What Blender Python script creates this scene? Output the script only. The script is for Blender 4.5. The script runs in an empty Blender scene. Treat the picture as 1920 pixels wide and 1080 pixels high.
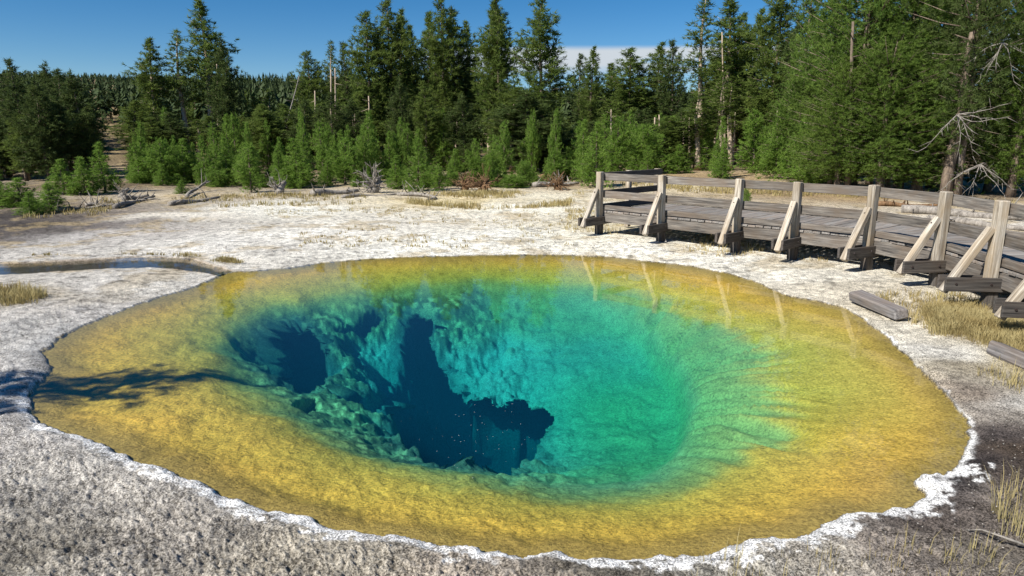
import bpy, math, random
import numpy as np
from mathutils import Vector, Matrix
R = math.radians
random.seed(7)
rng = np.random.default_rng(7)
scene = bpy.context.scene
COL = scene.collection

# ------------------------------------------------------------------ camera, sky, sun, exposure
H = 2.2                       # eye height above the water level
PITCH = math.atan(290 / 1280)
FPX = 1280.0                  # focal length in photograph pixels (24 mm on a 36 mm frame)
cam_d = bpy.data.cameras.new('camera')
cam_d.lens = 24.0; cam_d.sensor_width = 36.0
cam_d.clip_start = 0.05; cam_d.clip_end = 3000
cam = bpy.data.objects.new('camera', cam_d)
cam.location = (0, 0, H); cam.rotation_euler = (math.pi/2 - PITCH, 0, 0)
COL.objects.link(cam); scene.camera = cam

SUN_EL = R(43); SUN_AZ = math.atan2(-0.80, -0.60)      # clockwise from +Y
sun_dir = Vector((math.sin(SUN_AZ)*math.cos(SUN_EL), math.cos(SUN_AZ)*math.cos(SUN_EL), math.sin(SUN_EL)))
world = bpy.data.worlds.new('World'); scene.world = world; world.use_nodes = True
wt = world.node_tree; wt.nodes.clear()
def wn(t): return wt.nodes.new(t)
sky = wn('ShaderNodeTexSky'); sky.sky_type = 'NISHITA'; sky.sun_disc = False
sky.sun_elevation = SUN_EL; sky.sun_rotation = SUN_AZ % (2*math.pi)
sky.altitude = 2200; sky.air_density = 1.0; sky.dust_density = 0.3; sky.ozone_density = 3.0
geo = wn('ShaderNodeNewGeometry'); sep = wn('ShaderNodeSeparateXYZ')
wt.links.new(geo.outputs['Incoming'], sep.inputs[0])
# a low, flat bank of white cloud: elevation as a function of the direction
tc = wn('ShaderNodeTexCoord'); sp = wn('ShaderNodeSeparateXYZ'); wt.links.new(tc.outputs['Generated'], sp.inputs[0])
mp = wn('ShaderNodeMapping'); mp.inputs['Scale'].default_value = (1.6, 1.6, 14)
wt.links.new(tc.outputs['Generated'], mp.inputs[0])
nz = wn('ShaderNodeTexNoise'); nz.inputs['Scale'].default_value = 1.6; nz.inputs['Detail'].default_value = 6
wt.links.new(mp.outputs[0], nz.inputs['Vector'])
def wm(op, a, b=None, clamp=False):
    n = wn('ShaderNodeMath'); n.operation = op; n.use_clamp = clamp
    for i, v in enumerate((a, b)):
        if v is None: continue
        if isinstance(v, (int, float)): n.inputs[i].default_value = v
        else: wt.links.new(v, n.inputs[i])
    return n.outputs[0]
def wsm(v, a, b):
    n = wn('ShaderNodeMapRange'); n.interpolation_type = 'SMOOTHSTEP'
    wt.links.new(v, n.inputs[0]); n.inputs[1].default_value = a; n.inputs[2].default_value = b
    return n.outputs[0]
zz = wm('ADD', sp.outputs[2], wm('MULTIPLY', wm('SUBTRACT', nz.outputs[0], 0.5), 0.012))
up = wm('SUBTRACT', 1.0, wsm(zz, 0.109, 0.118)); lo = wsm(zz, 0.074, 0.094)
band = wm('MULTIPLY', wm('MULTIPLY', up, lo), wsm(sp.outputs[0], -0.25, 0.02))
mix = wn('ShaderNodeMix'); mix.data_type = 'RGBA'
nz2 = wn('ShaderNodeTexNoise'); nz2.inputs['Scale'].default_value = 3.2; nz2.inputs['Detail'].default_value = 7; nz2.inputs['Distortion'].default_value = .6
wt.links.new(mp.outputs[0], nz2.inputs['Vector'])
wt.links.new(wm('MULTIPLY', band, wsm(nz2.outputs[0], 0.30, 0.52)), mix.inputs[0])
hs = wn('ShaderNodeHueSaturation'); hs.inputs['Saturation'].default_value = 1.38; hs.inputs['Value'].default_value = 1.0
wt.links.new(sky.outputs[0], hs.inputs['Color'])
wt.links.new(hs.outputs[0], mix.inputs[6]); mix.inputs[7].default_value = (6.2, 6.8, 7.4, 1)
bg = wn('ShaderNodeBackground'); bg.inputs[1].default_value = 0.062
wt.links.new(mix.outputs[2], bg.inputs[0])
wo = wn('ShaderNodeOutputWorld'); wt.links.new(bg.outputs[0], wo.inputs[0])

sl = bpy.data.lights.new('sun', 'SUN'); sl.energy = 4.6; sl.angle = R(0.53); sl.color = (1.0, 0.955, 0.88)
so = bpy.data.objects.new('sun', sl); COL.objects.link(so)
so.rotation_euler = (-sun_dir).to_track_quat('-Z', 'Y').to_euler(); so.location = (-10, -8, 15)
vs = scene.view_settings; vs.view_transform = 'Standard'; vs.look = 'None'; vs.gamma = 1; vs.exposure = 0.68
vs.use_curve_mapping = False
cy = scene.cycles
cy.max_bounces = 6; cy.diffuse_bounces = 2; cy.glossy_bounces = 2; cy.transmission_bounces = 4
cy.transparent_max_bounces = 12; cy.volume_bounces = 0; cy.caustics_reflective = False; cy.caustics_refractive = False
cy.use_denoising = True

# ------------------------------------------------------------------ pixel of the photograph -> point in the place
SP, CP = math.sin(PITCH), math.cos(PITCH)
def ray(px, py):
    a = (px - 960) / FPX; b = (py - 540) / FPX
    return a, CP - b*SP, -(SP + b*CP)
def at(px, py, z=0.0):                       # where the line of sight meets height z
    a, f, d = ray(px, py); s = (z - H) / d
    return a*s, f*s
def at_depth(px, py, Y):                     # where it meets forward distance Y
    a, f, d = ray(px, py); s = Y / f
    return a*s, Y, H + d*s

# ------------------------------------------------------------------ noise
def _h(ix, iy, seed):
    n = (ix.astype(np.int64)*374761393 + iy.astype(np.int64)*668265263 + seed*1442695041) & 0xffffffff
    n = ((n ^ (n >> 13)) * 1274126177) & 0xffffffff
    n = ((n ^ (n >> 15)) * 2246822519) & 0xffffffff
    return ((n ^ (n >> 16)) & 0xffffff) / float(0xffffff)
def vnoise(x, y, seed=0):
    x = np.asarray(x, float); y = np.asarray(y, float)
    ix = np.floor(x); iy = np.floor(y); fx = x-ix; fy = y-iy
    fx = fx*fx*fx*(fx*(fx*6-15)+10); fy = fy*fy*fy*(fy*(fy*6-15)+10)
    a = _h(ix, iy, seed); b = _h(ix+1, iy, seed); c = _h(ix, iy+1, seed); d = _h(ix+1, iy+1, seed)
    return (a + (b-a)*fx + (c-a)*fy + (a-b-c+d)*fx*fy) * 2 - 1
def fbm(x, y, sc, octv=4, seed=0, gain=0.5):
    x = np.asarray(x, float); y = np.asarray(y, float)
    t = 0; a = 1; f = sc; m = 0
    for o in range(octv):
        c, s = math.cos(0.7*o+.3), math.sin(0.7*o+.3)
        t = t + a*vnoise((x*c-y*s)*f+o*17.3, (x*s+y*c)*f-o*9.1, seed+o*7); m += a; a *= gain; f *= 2.03
    return t/m
def sstep(v, a, b):
    t = np.clip((v-a)/(b-a), 0, 1); return t*t*(3-2*t)
def sdist(x, y, poly):                       # signed distance to a polygon, positive inside; also the vector to the nearest edge point
    x = np.asarray(x, float); y = np.asarray(y, float)
    best = np.full(x.shape, 1e9); nx = np.zeros(x.shape); ny = np.zeros(x.shape); inside = np.zeros(x.shape, bool)
    n = len(poly)
    for i in range(n):
        ax, ay = poly[i]; bx, by = poly[(i+1) % n]
        ex, ey = bx-ax, by-ay
        t = np.clip(((x-ax)*ex+(y-ay)*ey)/(ex*ex+ey*ey+1e-12), 0, 1)
        qx = ax+t*ex-x; qy = ay+t*ey-y; d = qx*qx+qy*qy
        m = d < best; best = np.where(m, d, best); nx = np.where(m, qx, nx); ny = np.where(m, qy, ny)
        c = ((ay > y) != (by > y)) & (x < (bx-ax)*(y-ay)/((by-ay) if by != ay else 1e-9)+ax)
        inside ^= c
    d = np.sqrt(best)
    return np.where(inside, d, -d), nx, ny

# ------------------------------------------------------------------ materials
def mat(name, base=(.5,.5,.5), rough=.8, spec=.3):
    m = bpy.data.materials.new(name); m.use_nodes = True
    b = m.node_tree.nodes['Principled BSDF']
    b.inputs['Base Color'].default_value = (*base, 1); b.inputs['Roughness'].default_value = rough
    b.inputs['Specular IOR Level'].default_value = spec
    return m, m.node_tree, b
class NT:
    def __init__(s, t): s.t = t
    def n(s, k, **kw):
        o = s.t.nodes.new(k)
        for a, v in kw.items(): setattr(o, a, v)
        return o
    def l(s, a, b): s.t.links.new(a, b)
    def noise(s, vec, scale, detail=4, rough=.5, dist=0):
        o = s.n('ShaderNodeTexNoise'); o.inputs['Scale'].default_value = scale; o.inputs['Detail'].default_value = detail
        o.inputs['Roughness'].default_value = rough; o.inputs['Distortion'].default_value = dist
        if vec is not None: s.l(vec, o.inputs['Vector'])
        return o.outputs[0]
    def ramp(s, fac, stops):
        o = s.n('ShaderNodeValToRGB'); e = o.color_ramp.elements
        while len(e) < len(stops): e.new(.5)
        for q, (p, c) in zip(e, stops):
            q.position = p; q.color = (*c, 1) if len(c) == 3 else c
        s.l(fac, o.inputs[0]); return o.outputs[0]
    def mix(s, fac, a, b, mode='MIX'):
        o = s.n('ShaderNodeMix', data_type='RGBA', blend_type=mode)
        for i, v in ((0, fac), (6, a), (7, b)):
            if isinstance(v, (int, float)): o.inputs[i].default_value = v
            elif isinstance(v, tuple): o.inputs[i].default_value = (*v, 1)
            else: s.l(v, o.inputs[i])
        return o.outputs[2]
    def math(s, op, a, b=None, clamp=False):
        o = s.n('ShaderNodeMath', operation=op, use_clamp=clamp)
        for i, v in enumerate((a, b)):
            if v is None: continue
            if isinstance(v, (int, float)): o.inputs[i].default_value = v
            else: s.l(v, o.inputs[i])
        return o.outputs[0]
    def bump(s, h, strength, dist, bsdf):
        o = s.n('ShaderNodeBump'); o.inputs['Strength'].default_value = strength; o.inputs['Distance'].default_value = dist
        s.l(h, o.inputs['Height']); s.l(o.outputs[0], bsdf.inputs['Normal'])
    def mapping(s, vec, scale):
        o = s.n('ShaderNodeMapping'); o.inputs['Scale'].default_value = scale; s.l(vec, o.inputs[0]); return o.outputs[0]

def mat_ground():
    m, t, b = mat('sinter_ground', rough=.9, spec=.15); N = NT(t)
    at_ = N.n('ShaderNodeAttribute', attribute_name='soil'); geo = N.n('ShaderNodeNewGeometry'); P = geo.outputs['Position']
    n1 = N.noise(P, 85, 4, .75); n2 = N.noise(P, 9, 4, .65)
    k = N.math('ADD', N.math('MULTIPLY', n1, 1.0), N.math('MULTIPLY', n2, .35))
    f = N.ramp(k, [(.56, (.20,.19,.175)), (.66, (.90,.89,.87)), (.78, (1.75,1.74,1.7))])
    c = N.mix(1.0, at_.outputs['Color'], f, 'MULTIPLY')
    N.l(c, b.inputs['Base Color'])
    h = N.math('ADD', n1, N.math('MULTIPLY', N.noise(P, 34, 3, .6), .9))
    N.bump(h, .8, .02, b)
    return m
def mat_bed():
    m, t, b = mat('pool_bed_mats', rough=.85, spec=.1); N = NT(t)
    geo = N.n('ShaderNodeNewGeometry'); P = geo.outputs['Position']
    at_ = N.n('ShaderNodeAttribute', attribute_name='soil')
    n1 = N.noise(P, 22, 6, .7); n2 = N.noise(P, 5, 5, .6)
    n1 = N.noise(P, 40, 5, .75)
    k = N.math('ADD', N.math('MULTIPLY', n1, 1.15), N.math('MULTIPLY', n2, .35))
    f = N.ramp(k, [(.54, (.50,.50,.50)), (.73, (1.0,1.0,1.0)), (.92, (1.45,1.45,1.45))])
    N.l(N.mix(1.0, at_.outputs['Color'], f, 'MULTIPLY'), b.inputs['Base Color'])
    h = N.math('ADD', n1, N.math('MULTIPLY', n2, 2.0)); N.bump(h, .5, .035, b)
    return m
def mat_water(name, absorb=True):
    m = bpy.data.materials.new(name); m.use_nodes = True; t = m.node_tree; t.nodes.clear(); N = NT(t)
    geo = N.n('ShaderNodeNewGeometry')
    bp = N.n('ShaderNodeBump'); bp.inputs['Strength'].default_value = .03; bp.inputs['Distance'].default_value = .02
    N.l(N.noise(geo.outputs['Position'], 5, 2, .5), bp.inputs['Height'])
    fr = N.n('ShaderNodeFresnel'); fr.inputs['IOR'].default_value = 1.33; N.l(bp.outputs[0], fr.inputs['Normal'])
    tr = N.n('ShaderNodeBsdfTransparent'); gl = N.n('ShaderNodeBsdfGlossy'); gl.inputs['Roughness'].default_value = .015
    N.l(bp.outputs[0], gl.inputs['Normal'])
    mx = N.n('ShaderNodeMixShader'); N.l(fr.outputs[0], mx.inputs[0]); N.l(tr.outputs[0], mx.inputs[1]); N.l(gl.outputs[0], mx.inputs[2])
    o = N.n('ShaderNodeOutputMaterial'); N.l(mx.outputs[0], o.inputs['Surface'])
    if absorb:
        va = N.n('ShaderNodeVolumeAbsorption'); va.inputs['Color'].default_value = (.0, .895, .925, 1); va.inputs['Density'].default_value = .72
        vs_ = N.n('ShaderNodeVolumeScatter'); vs_.inputs['Color'].default_value = (.03, .40, .72, 1); vs_.inputs['Density'].default_value = .055
        ad = N.n('ShaderNodeAddShader'); N.l(va.outputs[0], ad.inputs[0]); N.l(vs_.outputs[0], ad.inputs[1])
        N.l(ad.outputs[0], o.inputs['Volume'])
    return m
def mat_wood(name, dark, light, warm, grain=26):
    m, t, b = mat(name, rough=.85, spec=.2); N = NT(t)
    tc = N.n('ShaderNodeTexCoord'); oi = N.n('ShaderNodeObjectInfo')
    ad = N.n('ShaderNodeVectorMath', operation='ADD'); N.l(tc.outputs['Object'], ad.inputs[0])
    rn = N.n('ShaderNodeVectorMath', operation='SCALE'); rn.inputs[0].default_value = (37, 11, 23); N.l(oi.outputs['Random'], rn.inputs['Scale'])
    N.l(rn.outputs[0], ad.inputs[1]); V = ad.outputs[0]
    g = N.noise(N.mapping(V, (1.2, grain, grain)), 1.6, 5, .65, .3)
    p = N.noise(N.mapping(V, (1.5, 4, 4)), 1.3, 4, .6)
    c = N.ramp(g, [(.33, dark), (.52, tuple((a+b_)/2 for a, b_ in zip(dark, light))), (.68, light)])
    c = N.mix(N.ramp(p, [(.42, (0,0,0)), (.66, (.75,.75,.75))]), c, warm)
    v = N.math('ADD', N.math('MULTIPLY', oi.outputs['Random'], .35), .8)
    hv = N.n('ShaderNodeHueSaturation'); N.l(v, hv.inputs['Value']); N.l(c, hv.inputs['Color'])
    N.l(hv.outputs[0], b.inputs['Base Color']); N.bump(g, .5, .006, b)
    return m
def mat_bark(name, c1, c2):
    m, t, b = mat(name, rough=.9, spec=.15); N = NT(t)
    tc = N.n('ShaderNodeTexCoord')
    g = N.noise(N.mapping(tc.outputs['Object'], (9, 9, 2.2)), 1.6, 5, .7)
    N.l(N.ramp(g, [(.35, c1), (.65, c2)]), b.inputs['Base Color']); N.bump(g, .6, .03, b)
    return m
def mat_leaf(name, a, bcol, c3, trans=.28, spread=.5):
    m, t, b = mat(name, rough=.6, spec=.10); N = NT(t)
    tc = N.n('ShaderNodeTexCoord'); oi = N.n('ShaderNodeObjectInfo')
    n = N.noise(tc.outputs['Object'], 1.7, 3, .6)
    n2 = N.noise(tc.outputs['Object'], 9, 2, .6)
    c = N.mix(N.ramp(N.math('ADD', N.math('MULTIPLY', n, .6), N.math('MULTIPLY', n2, .4)), [(.4, (0,0,0)), (.6, (1,1,1))]), a, bcol)
    c = N.mix(N.math('MULTIPLY', oi.outputs['Random'], spread), c, c3)
    N.l(c, b.inputs['Base Color'])
    tl = N.n('ShaderNodeBsdfTranslucent'); N.l(c, tl.inputs['Color'])
    mx = N.n('ShaderNodeMixShader'); mx.inputs[0].default_value = trans
    out = t.nodes['Material Output']; N.l(b.outputs[0], mx.inputs[1]); N.l(tl.outputs[0], mx.inputs[2]); N.l(mx.outputs[0], out.inputs['Surface'])
    return m
M = {
 'ground': mat_ground(), 'bed': mat_bed(), 'water': mat_water('spring_water'), 'stream': mat_water('stream_water', False),
 'post': mat_wood('bleached_post_wood', (.15,.12,.09), (.68,.62,.52), (.31,.235,.15)),
 'rail': mat_wood('weathered_rail_wood', (.05,.045,.042), (.30,.27,.235), (.15,.115,.085)),
 'plank': mat_wood('weathered_plank_wood', (.12,.11,.105), (.36,.34,.31), (.25,.20,.16)),
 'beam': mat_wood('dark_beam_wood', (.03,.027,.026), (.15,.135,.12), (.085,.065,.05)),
 'timber': mat_wood('loose_timber_wood', (.07,.065,.065), (.30,.28,.27), (.20,.16,.13)),
 'dead': mat_bark('bleached_dead_wood', (.13,.115,.10), (.38,.345,.30)),
 'brown': mat_bark('brown_dead_twigs', (.09,.055,.03), (.25,.15,.08)),
 'bark': mat_bark('pine_bark', (.09,.07,.055), (.26,.20,.15)),
 'palebark': mat_bark('pale_pine_bark', (.26,.20,.15), (.60,.48,.36)),
 'pine': mat_leaf('pine_needles', (.090,.145,.032), (.190,.250,.058), (.14,.18,.04), .48),
 'darkpine': mat_leaf('dark_pine_needles', (.060,.095,.030), (.120,.160,.046), (.09,.125,.035), .35),
 'farpine': mat_leaf('distant_pine_needles', (.028,.050,.020), (.060,.088,.030), (.05,.07,.025), .12),
 'young': mat_leaf('young_pine_needles', (.130,.235,.038), (.230,.345,.066), (.19,.30,.05), .48),
 'big': mat_leaf('big_pine_needles', (.095,.170,.034), (.200,.290,.060), (.15,.21,.04), .48),
 'grass': mat_leaf('dry_grass_blades', (.36,.27,.11), (.52,.44,.22), (.26,.22,.09), .3),
 'rust': mat_leaf('rusty_shrub_leaves', (.22,.10,.03), (.32,.18,.06), (.15,.12,.04), .2),
 'bolt': mat('rusty_bolt_iron', (.03,.02,.018), .6, .5)[0],
 'chip': mat('sinter_chips', (.40,.37,.33), .9, .1)[0],
 'speck': mat('floating_specks', (.75,.78,.75), .7, .3)[0],
}

# ------------------------------------------------------------------ object helpers
def tag(o, label=None, cat=None, group=None, kind=None):
    if label: o['label'] = label
    if cat: o['category'] = cat
    if group: o['group'] = group
    if kind: o['kind'] = kind
    return o
def mesh_np(name, v, f, m=None, smooth=False):
    v = np.asarray(v, np.float32).reshape(-1, 3); f = np.asarray(f, np.int32); k = f.shape[1]
    me = bpy.data.meshes.new(name)
    me.vertices.add(len(v)); me.vertices.foreach_set('co', v.ravel())
    me.loops.add(f.size); me.loops.foreach_set('vertex_index', f.ravel())
    me.polygons.add(len(f)); me.polygons.foreach_set('loop_start', np.arange(0, f.size, k, dtype=np.int32))
    if smooth: me.polygons.foreach_set('use_smooth', np.ones(len(f), bool))
    me.update(calc_edges=True)
    if m: me.materials.append(m)
    return me
def link(name, me, parent=None):
    o = bpy.data.objects.new(name, me); COL.objects.link(o)
    if parent: o.parent = parent
    return o
def empty(name, loc=(0,0,0), rz=0):
    o = bpy.data.objects.new(name, None); o.location = loc; o.rotation_euler = (0, 0, rz); o.empty_display_size = .2
    COL.objects.link(o); return o

# ------------------------------------------------------------------ the pool outline and the ground
OUT_PX = [(52,772),(58,742),(74,716),(98,692),(88,668),(76,658),(110,635),(150,612),(200,592),(250,573),(310,553),(370,535),(400,522),
 (428,510),(480,508),(540,502),(600,493),(680,486),(760,482),(860,479),(960,477),(1060,478),(1150,482),(1220,490),(1300,499),(1370,513),
 (1430,532),(1465,552),(1530,563),(1585,577),(1620,600),(1665,635),(1700,665),(1740,705),(1775,740),(1800,768),(1816,785),(1806,808),
 (1816,832),(1800,858),(1765,888),(1718,902),(1728,922),(1692,950),(1650,962),(1590,964),(1540,993),(1490,1005),(1400,1010),(1350,1030),
 (1270,1040),(1180,1052),(1100,1049),(1040,1036),(980,1046),(930,1033),(860,1030),(800,1012),(730,1002),(660,996),(610,985),(560,965),
 (500,955),(450,942),(425,926),(380,906),(340,893),(300,872),(250,862),(215,850),(182,826),(140,812),(100,805),(75,792)]
OUT = [at(x, y, 0) for x, y in OUT_PX]
# depth soundings of the basin: photograph pixel and depth of the bed seen there
BED_PX = [
 # far shelf
 (450,540,.07),(560,520,.07),(680,500,.07),(800,495,.07),(950,492,.07),(1100,496,.07),(1250,508,.08),(1400,545,.08),(1500,590,.10),
 (560,555,.18),(680,530,.18),(800,520,.20),(900,522,.24),(1000,525,.24),(1120,528,.20),(1250,545,.16),(1380,590,.14),
 # left shelf
 (150,680,.08),(250,620,.08),(330,600,.10),(400,580,.13),(200,740,.09),(300,700,.10),(380,700,.12),(450,560,.15),(130,760,.07),(330,760,.10),
 (420,760,.12),(480,780,.14),(250,800,.08),(400,840,.10),(540,830,.14),(620,860,.17),(420,620,.20),(400,660,.18),(440,720,.25),
 # near shelf
 (500,900,.10),(650,930,.12),(800,960,.12),(950,970,.12),(1100,980,.12),(1250,985,.12),(1400,960,.12),(1550,930,.12),(700,890,.18),(820,905,.2),
 (950,940,.22),(1080,950,.22),(1200,950,.22),(1330,920,.22),(1450,880,.20),(1650,900,.08),(1700,860,.08),
 # right shelf and ribs
 (1750,800,.08),(1700,720,.10),(1620,650,.10),(1650,780,.13),(1550,700,.18),(1550,820,.16),(1480,630,.15),(1450,760,.36),(1420,690,.38),(1450,840,.34),
 (1520,760,.26),(1350,640,.38),(1350,720,.42),(1350,800,.42),(1300,600,.28),(1340,860,.36),(1250,910,.38),(1200,575,.36),
 # bowl, right and far wall
 (1100,558,.42),(1000,550,.42),(900,545,.40),(1000,600,.66),(1100,610,.66),(1200,640,.62),(1270,700,.60),(1290,760,.62),(1280,820,.66),(1210,890,.62),
 (1160,895,.66),(1090,905,.60),(1000,910,.42),(900,600,.68),(850,640,.80),(900,680,.98),(950,700,1.02),(1000,700,.98),(1000,740,1.08),(1080,680,.92),(1160,700,.88),
 (1080,760,1.05),(1160,780,.98),(1220,780,.88),(1080,840,1.0),(1160,850,.90),(1040,880,.85),(1050,800,1.1),(1220,700,.75),(820,600,.62),(850,570,.42),
 # rim of the great vent
 (845,705,1.02),(900,748,1.12),(980,742,1.15),(1042,772,1.12),(1008,840,1.0),(950,885,.55),(880,878,.42),(800,868,.38),(740,858,.38),
 # left rocks and the small hole
 (640,600,.50),(700,600,.55),(620,640,.62),(650,680,.72),(680,720,.80),(640,730,.70),(600,620,.55),(720,620,.72),(745,660,.9),(760,580,.50),(720,560,.36),
 (480,600,.28),(540,590,.38),(600,575,.36),(450,640,.38),(470,715,.40),(540,728,.42),(600,740,.50),(640,770,.52),(690,800,.60),(560,770,.40),(600,800,.38),(660,840,.32),
 (700,850,.40),(520,740,.32),(660,550,.26),(700,660,1.0),(720,720,1.32),(730,770,1.32),(740,820,.85),(700,770,1.05),(690,700,.92),(480,655,.50),(500,690,.66)]
bx = []
for px, py, d in BED_PX:
    x, y = at(px, py, -d); bx.append((x, y, d))
bx = np.array(bx)
def _solve_rbf(c, val):
    r = np.hypot(c[:,None,0]-c[None,:,0], c[:,None,1]-c[None,:,1])
    n = len(c); A = np.zeros((n+3, n+3)); A[:n,:n] = r - np.eye(n)*.10
    A[:n,n] = 1; A[:n,n+1:] = c; A[n,:n] = 1; A[n+1:,:n] = c.T
    return np.linalg.solve(A, np.concatenate([val, np.zeros((3,)+val.shape[1:])]))
RB = _solve_rbf(bx[:,:2], bx[:,2])
def rbf(x, y):
    t = RB[-3] + RB[-2]*x + RB[-1]*y
    for i in range(len(bx)): t = t + RB[i]*np.hypot(x-bx[i,0], y-bx[i,1])
    return t
def poly_at(pts): return [at(a, b, -d) for a, b, d in pts]
VENTS = [   # (opening, extra depth, undercut)
 (poly_at([(812,600,.62),(803,640,.80),(832,680,.92),(850,712,1.02),(900,750,1.12),(940,760,1.15),(980,748,1.15),(1040,773,1.12),(1008,815,1.05),(998,846,.95),
   (946,880,.60),(880,870,.50),(800,862,.50),(745,835,.75),(722,790,1.2),(735,735,1.3),(750,690,1.2),(768,640,1.0),(780,612,.75)]), 3.4, .8),
 (poly_at([(495,655,.62),(525,625,.55),(556,616,.54),(592,634,.60),(612,672,.68),(607,718,.60),(560,721,.50),(505,708,.56)]), 2.2, .45),
 (poly_at([(556,742,.40),(590,738,.48),(600,752,.46),(572,768,.40),(548,760,.38)]), .9, .1),
 (poly_at([(625,606,.50),(668,584,.42),(712,572,.40),(722,580,.44),(690,602,.55),(640,612,.55)]), .8, .12),
]
BOWL = poly_at([(870,548,.4),(1000,550,.42),(1130,566,.42),(1222,606,.4),(1285,672,.45),(1306,745,.5),(1292,825,.5),(1205,903,.48),(1090,916,.5),(975,912,.45),(900,700,.9)])
STREAM_PX = [(-260,505,26),(-60,507,24),(60,502,22),(150,497,20),(230,492,20),(310,492,17),(360,499,11),(395,506,7),(422,512,6)]
SX = [(*at(a, b, 0), abs(at(a, b-c*.5, 0)[1]-at(a, b+c*.5, 0)[1])*.5) for a, b, c in STREAM_PX]
def stream_d(x, y):
    best = np.full(np.shape(x), 9.)
    for (ax, ay, aw), (cx, cy_, cw) in zip(SX[:-1], SX[1:]):
        ex, ey = cx-ax, cy_-ay; t = np.clip(((x-ax)*ex+(y-ay)*ey)/(ex*ex+ey*ey), 0, 1)
        d = np.hypot(ax+t*ex-x, ay+t*ey-y) - (aw+(cw-aw)*t); best = np.minimum(best, d)
    return best
def base_z(x, y):
    """the lie of the land, without the basin"""
    r = np.hypot(x, y)
    z = .06 + .05*fbm(x, y, .35, 3, 3) + .10*sstep(r, 14, 26)
    z = z + .25*fbm(x, y, .12, 3, 9)*sstep(r, 20, 34)
    side = sstep(x, -70, 40)
    z = z + sstep(y, 45, 260)*(17 - 4*side) + sstep(y, 50, 110)*(1.6-.6*side) + 1.2*fbm(x, y, .03, 3, 21)*sstep(r, 50, 120)
    z = z + 8*sstep(np.abs(x), 80, 300)
    return z
# soil colours by place: (photograph pixel, colour)
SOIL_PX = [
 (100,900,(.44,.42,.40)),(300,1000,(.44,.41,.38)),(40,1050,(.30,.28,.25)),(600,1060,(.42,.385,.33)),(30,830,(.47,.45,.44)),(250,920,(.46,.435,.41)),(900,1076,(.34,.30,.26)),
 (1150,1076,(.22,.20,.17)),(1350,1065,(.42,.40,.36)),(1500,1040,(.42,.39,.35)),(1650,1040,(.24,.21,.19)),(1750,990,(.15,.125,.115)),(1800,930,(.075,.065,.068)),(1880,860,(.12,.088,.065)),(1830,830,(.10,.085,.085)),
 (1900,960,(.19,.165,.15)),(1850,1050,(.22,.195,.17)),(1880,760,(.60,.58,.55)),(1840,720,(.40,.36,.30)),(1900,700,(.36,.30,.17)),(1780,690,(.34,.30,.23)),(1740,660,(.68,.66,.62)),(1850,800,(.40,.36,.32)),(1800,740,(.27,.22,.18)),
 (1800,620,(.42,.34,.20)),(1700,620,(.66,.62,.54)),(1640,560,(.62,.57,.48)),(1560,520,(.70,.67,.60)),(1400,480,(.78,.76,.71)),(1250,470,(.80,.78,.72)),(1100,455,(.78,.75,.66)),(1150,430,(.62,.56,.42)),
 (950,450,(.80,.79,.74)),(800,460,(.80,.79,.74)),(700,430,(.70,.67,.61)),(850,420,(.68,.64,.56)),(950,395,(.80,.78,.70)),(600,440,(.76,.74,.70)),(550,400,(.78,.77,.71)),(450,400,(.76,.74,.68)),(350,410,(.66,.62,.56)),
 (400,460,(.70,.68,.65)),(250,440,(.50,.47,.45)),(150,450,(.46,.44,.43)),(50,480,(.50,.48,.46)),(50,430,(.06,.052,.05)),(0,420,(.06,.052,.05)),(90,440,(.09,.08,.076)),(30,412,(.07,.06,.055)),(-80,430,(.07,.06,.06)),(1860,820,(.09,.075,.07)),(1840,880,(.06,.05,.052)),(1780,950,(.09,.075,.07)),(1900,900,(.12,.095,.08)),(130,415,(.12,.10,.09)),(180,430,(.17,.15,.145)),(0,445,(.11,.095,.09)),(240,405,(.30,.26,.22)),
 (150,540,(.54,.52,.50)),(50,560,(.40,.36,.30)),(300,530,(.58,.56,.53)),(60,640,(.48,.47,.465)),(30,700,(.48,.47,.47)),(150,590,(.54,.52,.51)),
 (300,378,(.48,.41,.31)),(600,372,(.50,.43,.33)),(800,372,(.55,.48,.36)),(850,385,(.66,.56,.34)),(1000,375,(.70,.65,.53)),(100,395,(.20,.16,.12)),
 (200,360,(.16,.12,.08)),(500,350,(.20,.155,.10)),(900,350,(.30,.23,.15)),(1070,350,(.36,.28,.19)),(1300,340,(.34,.25,.15)),(1300,360,(.66,.58,.42)),(1450,370,(.30,.22,.14)),(1600,380,(.33,.24,.14)),(1800,400,(.55,.48,.38)),(1800,370,(.22,.17,.12)),(1900,430,(.62,.58,.52)),  # forest floor soils darkened for the shadow between the pines
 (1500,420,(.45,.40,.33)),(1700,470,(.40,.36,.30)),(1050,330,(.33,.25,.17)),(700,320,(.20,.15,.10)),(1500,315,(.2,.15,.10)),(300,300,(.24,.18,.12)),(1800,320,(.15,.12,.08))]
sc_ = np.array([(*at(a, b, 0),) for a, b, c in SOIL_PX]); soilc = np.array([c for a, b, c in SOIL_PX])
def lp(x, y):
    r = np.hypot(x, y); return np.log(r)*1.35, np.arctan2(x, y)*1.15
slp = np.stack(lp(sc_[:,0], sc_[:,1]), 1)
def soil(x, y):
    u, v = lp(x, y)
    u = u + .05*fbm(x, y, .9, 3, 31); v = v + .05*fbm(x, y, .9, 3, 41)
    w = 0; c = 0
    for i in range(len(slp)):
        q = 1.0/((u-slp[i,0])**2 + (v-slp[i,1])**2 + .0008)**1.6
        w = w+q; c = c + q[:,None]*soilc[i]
    return c/w[:,None]

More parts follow.
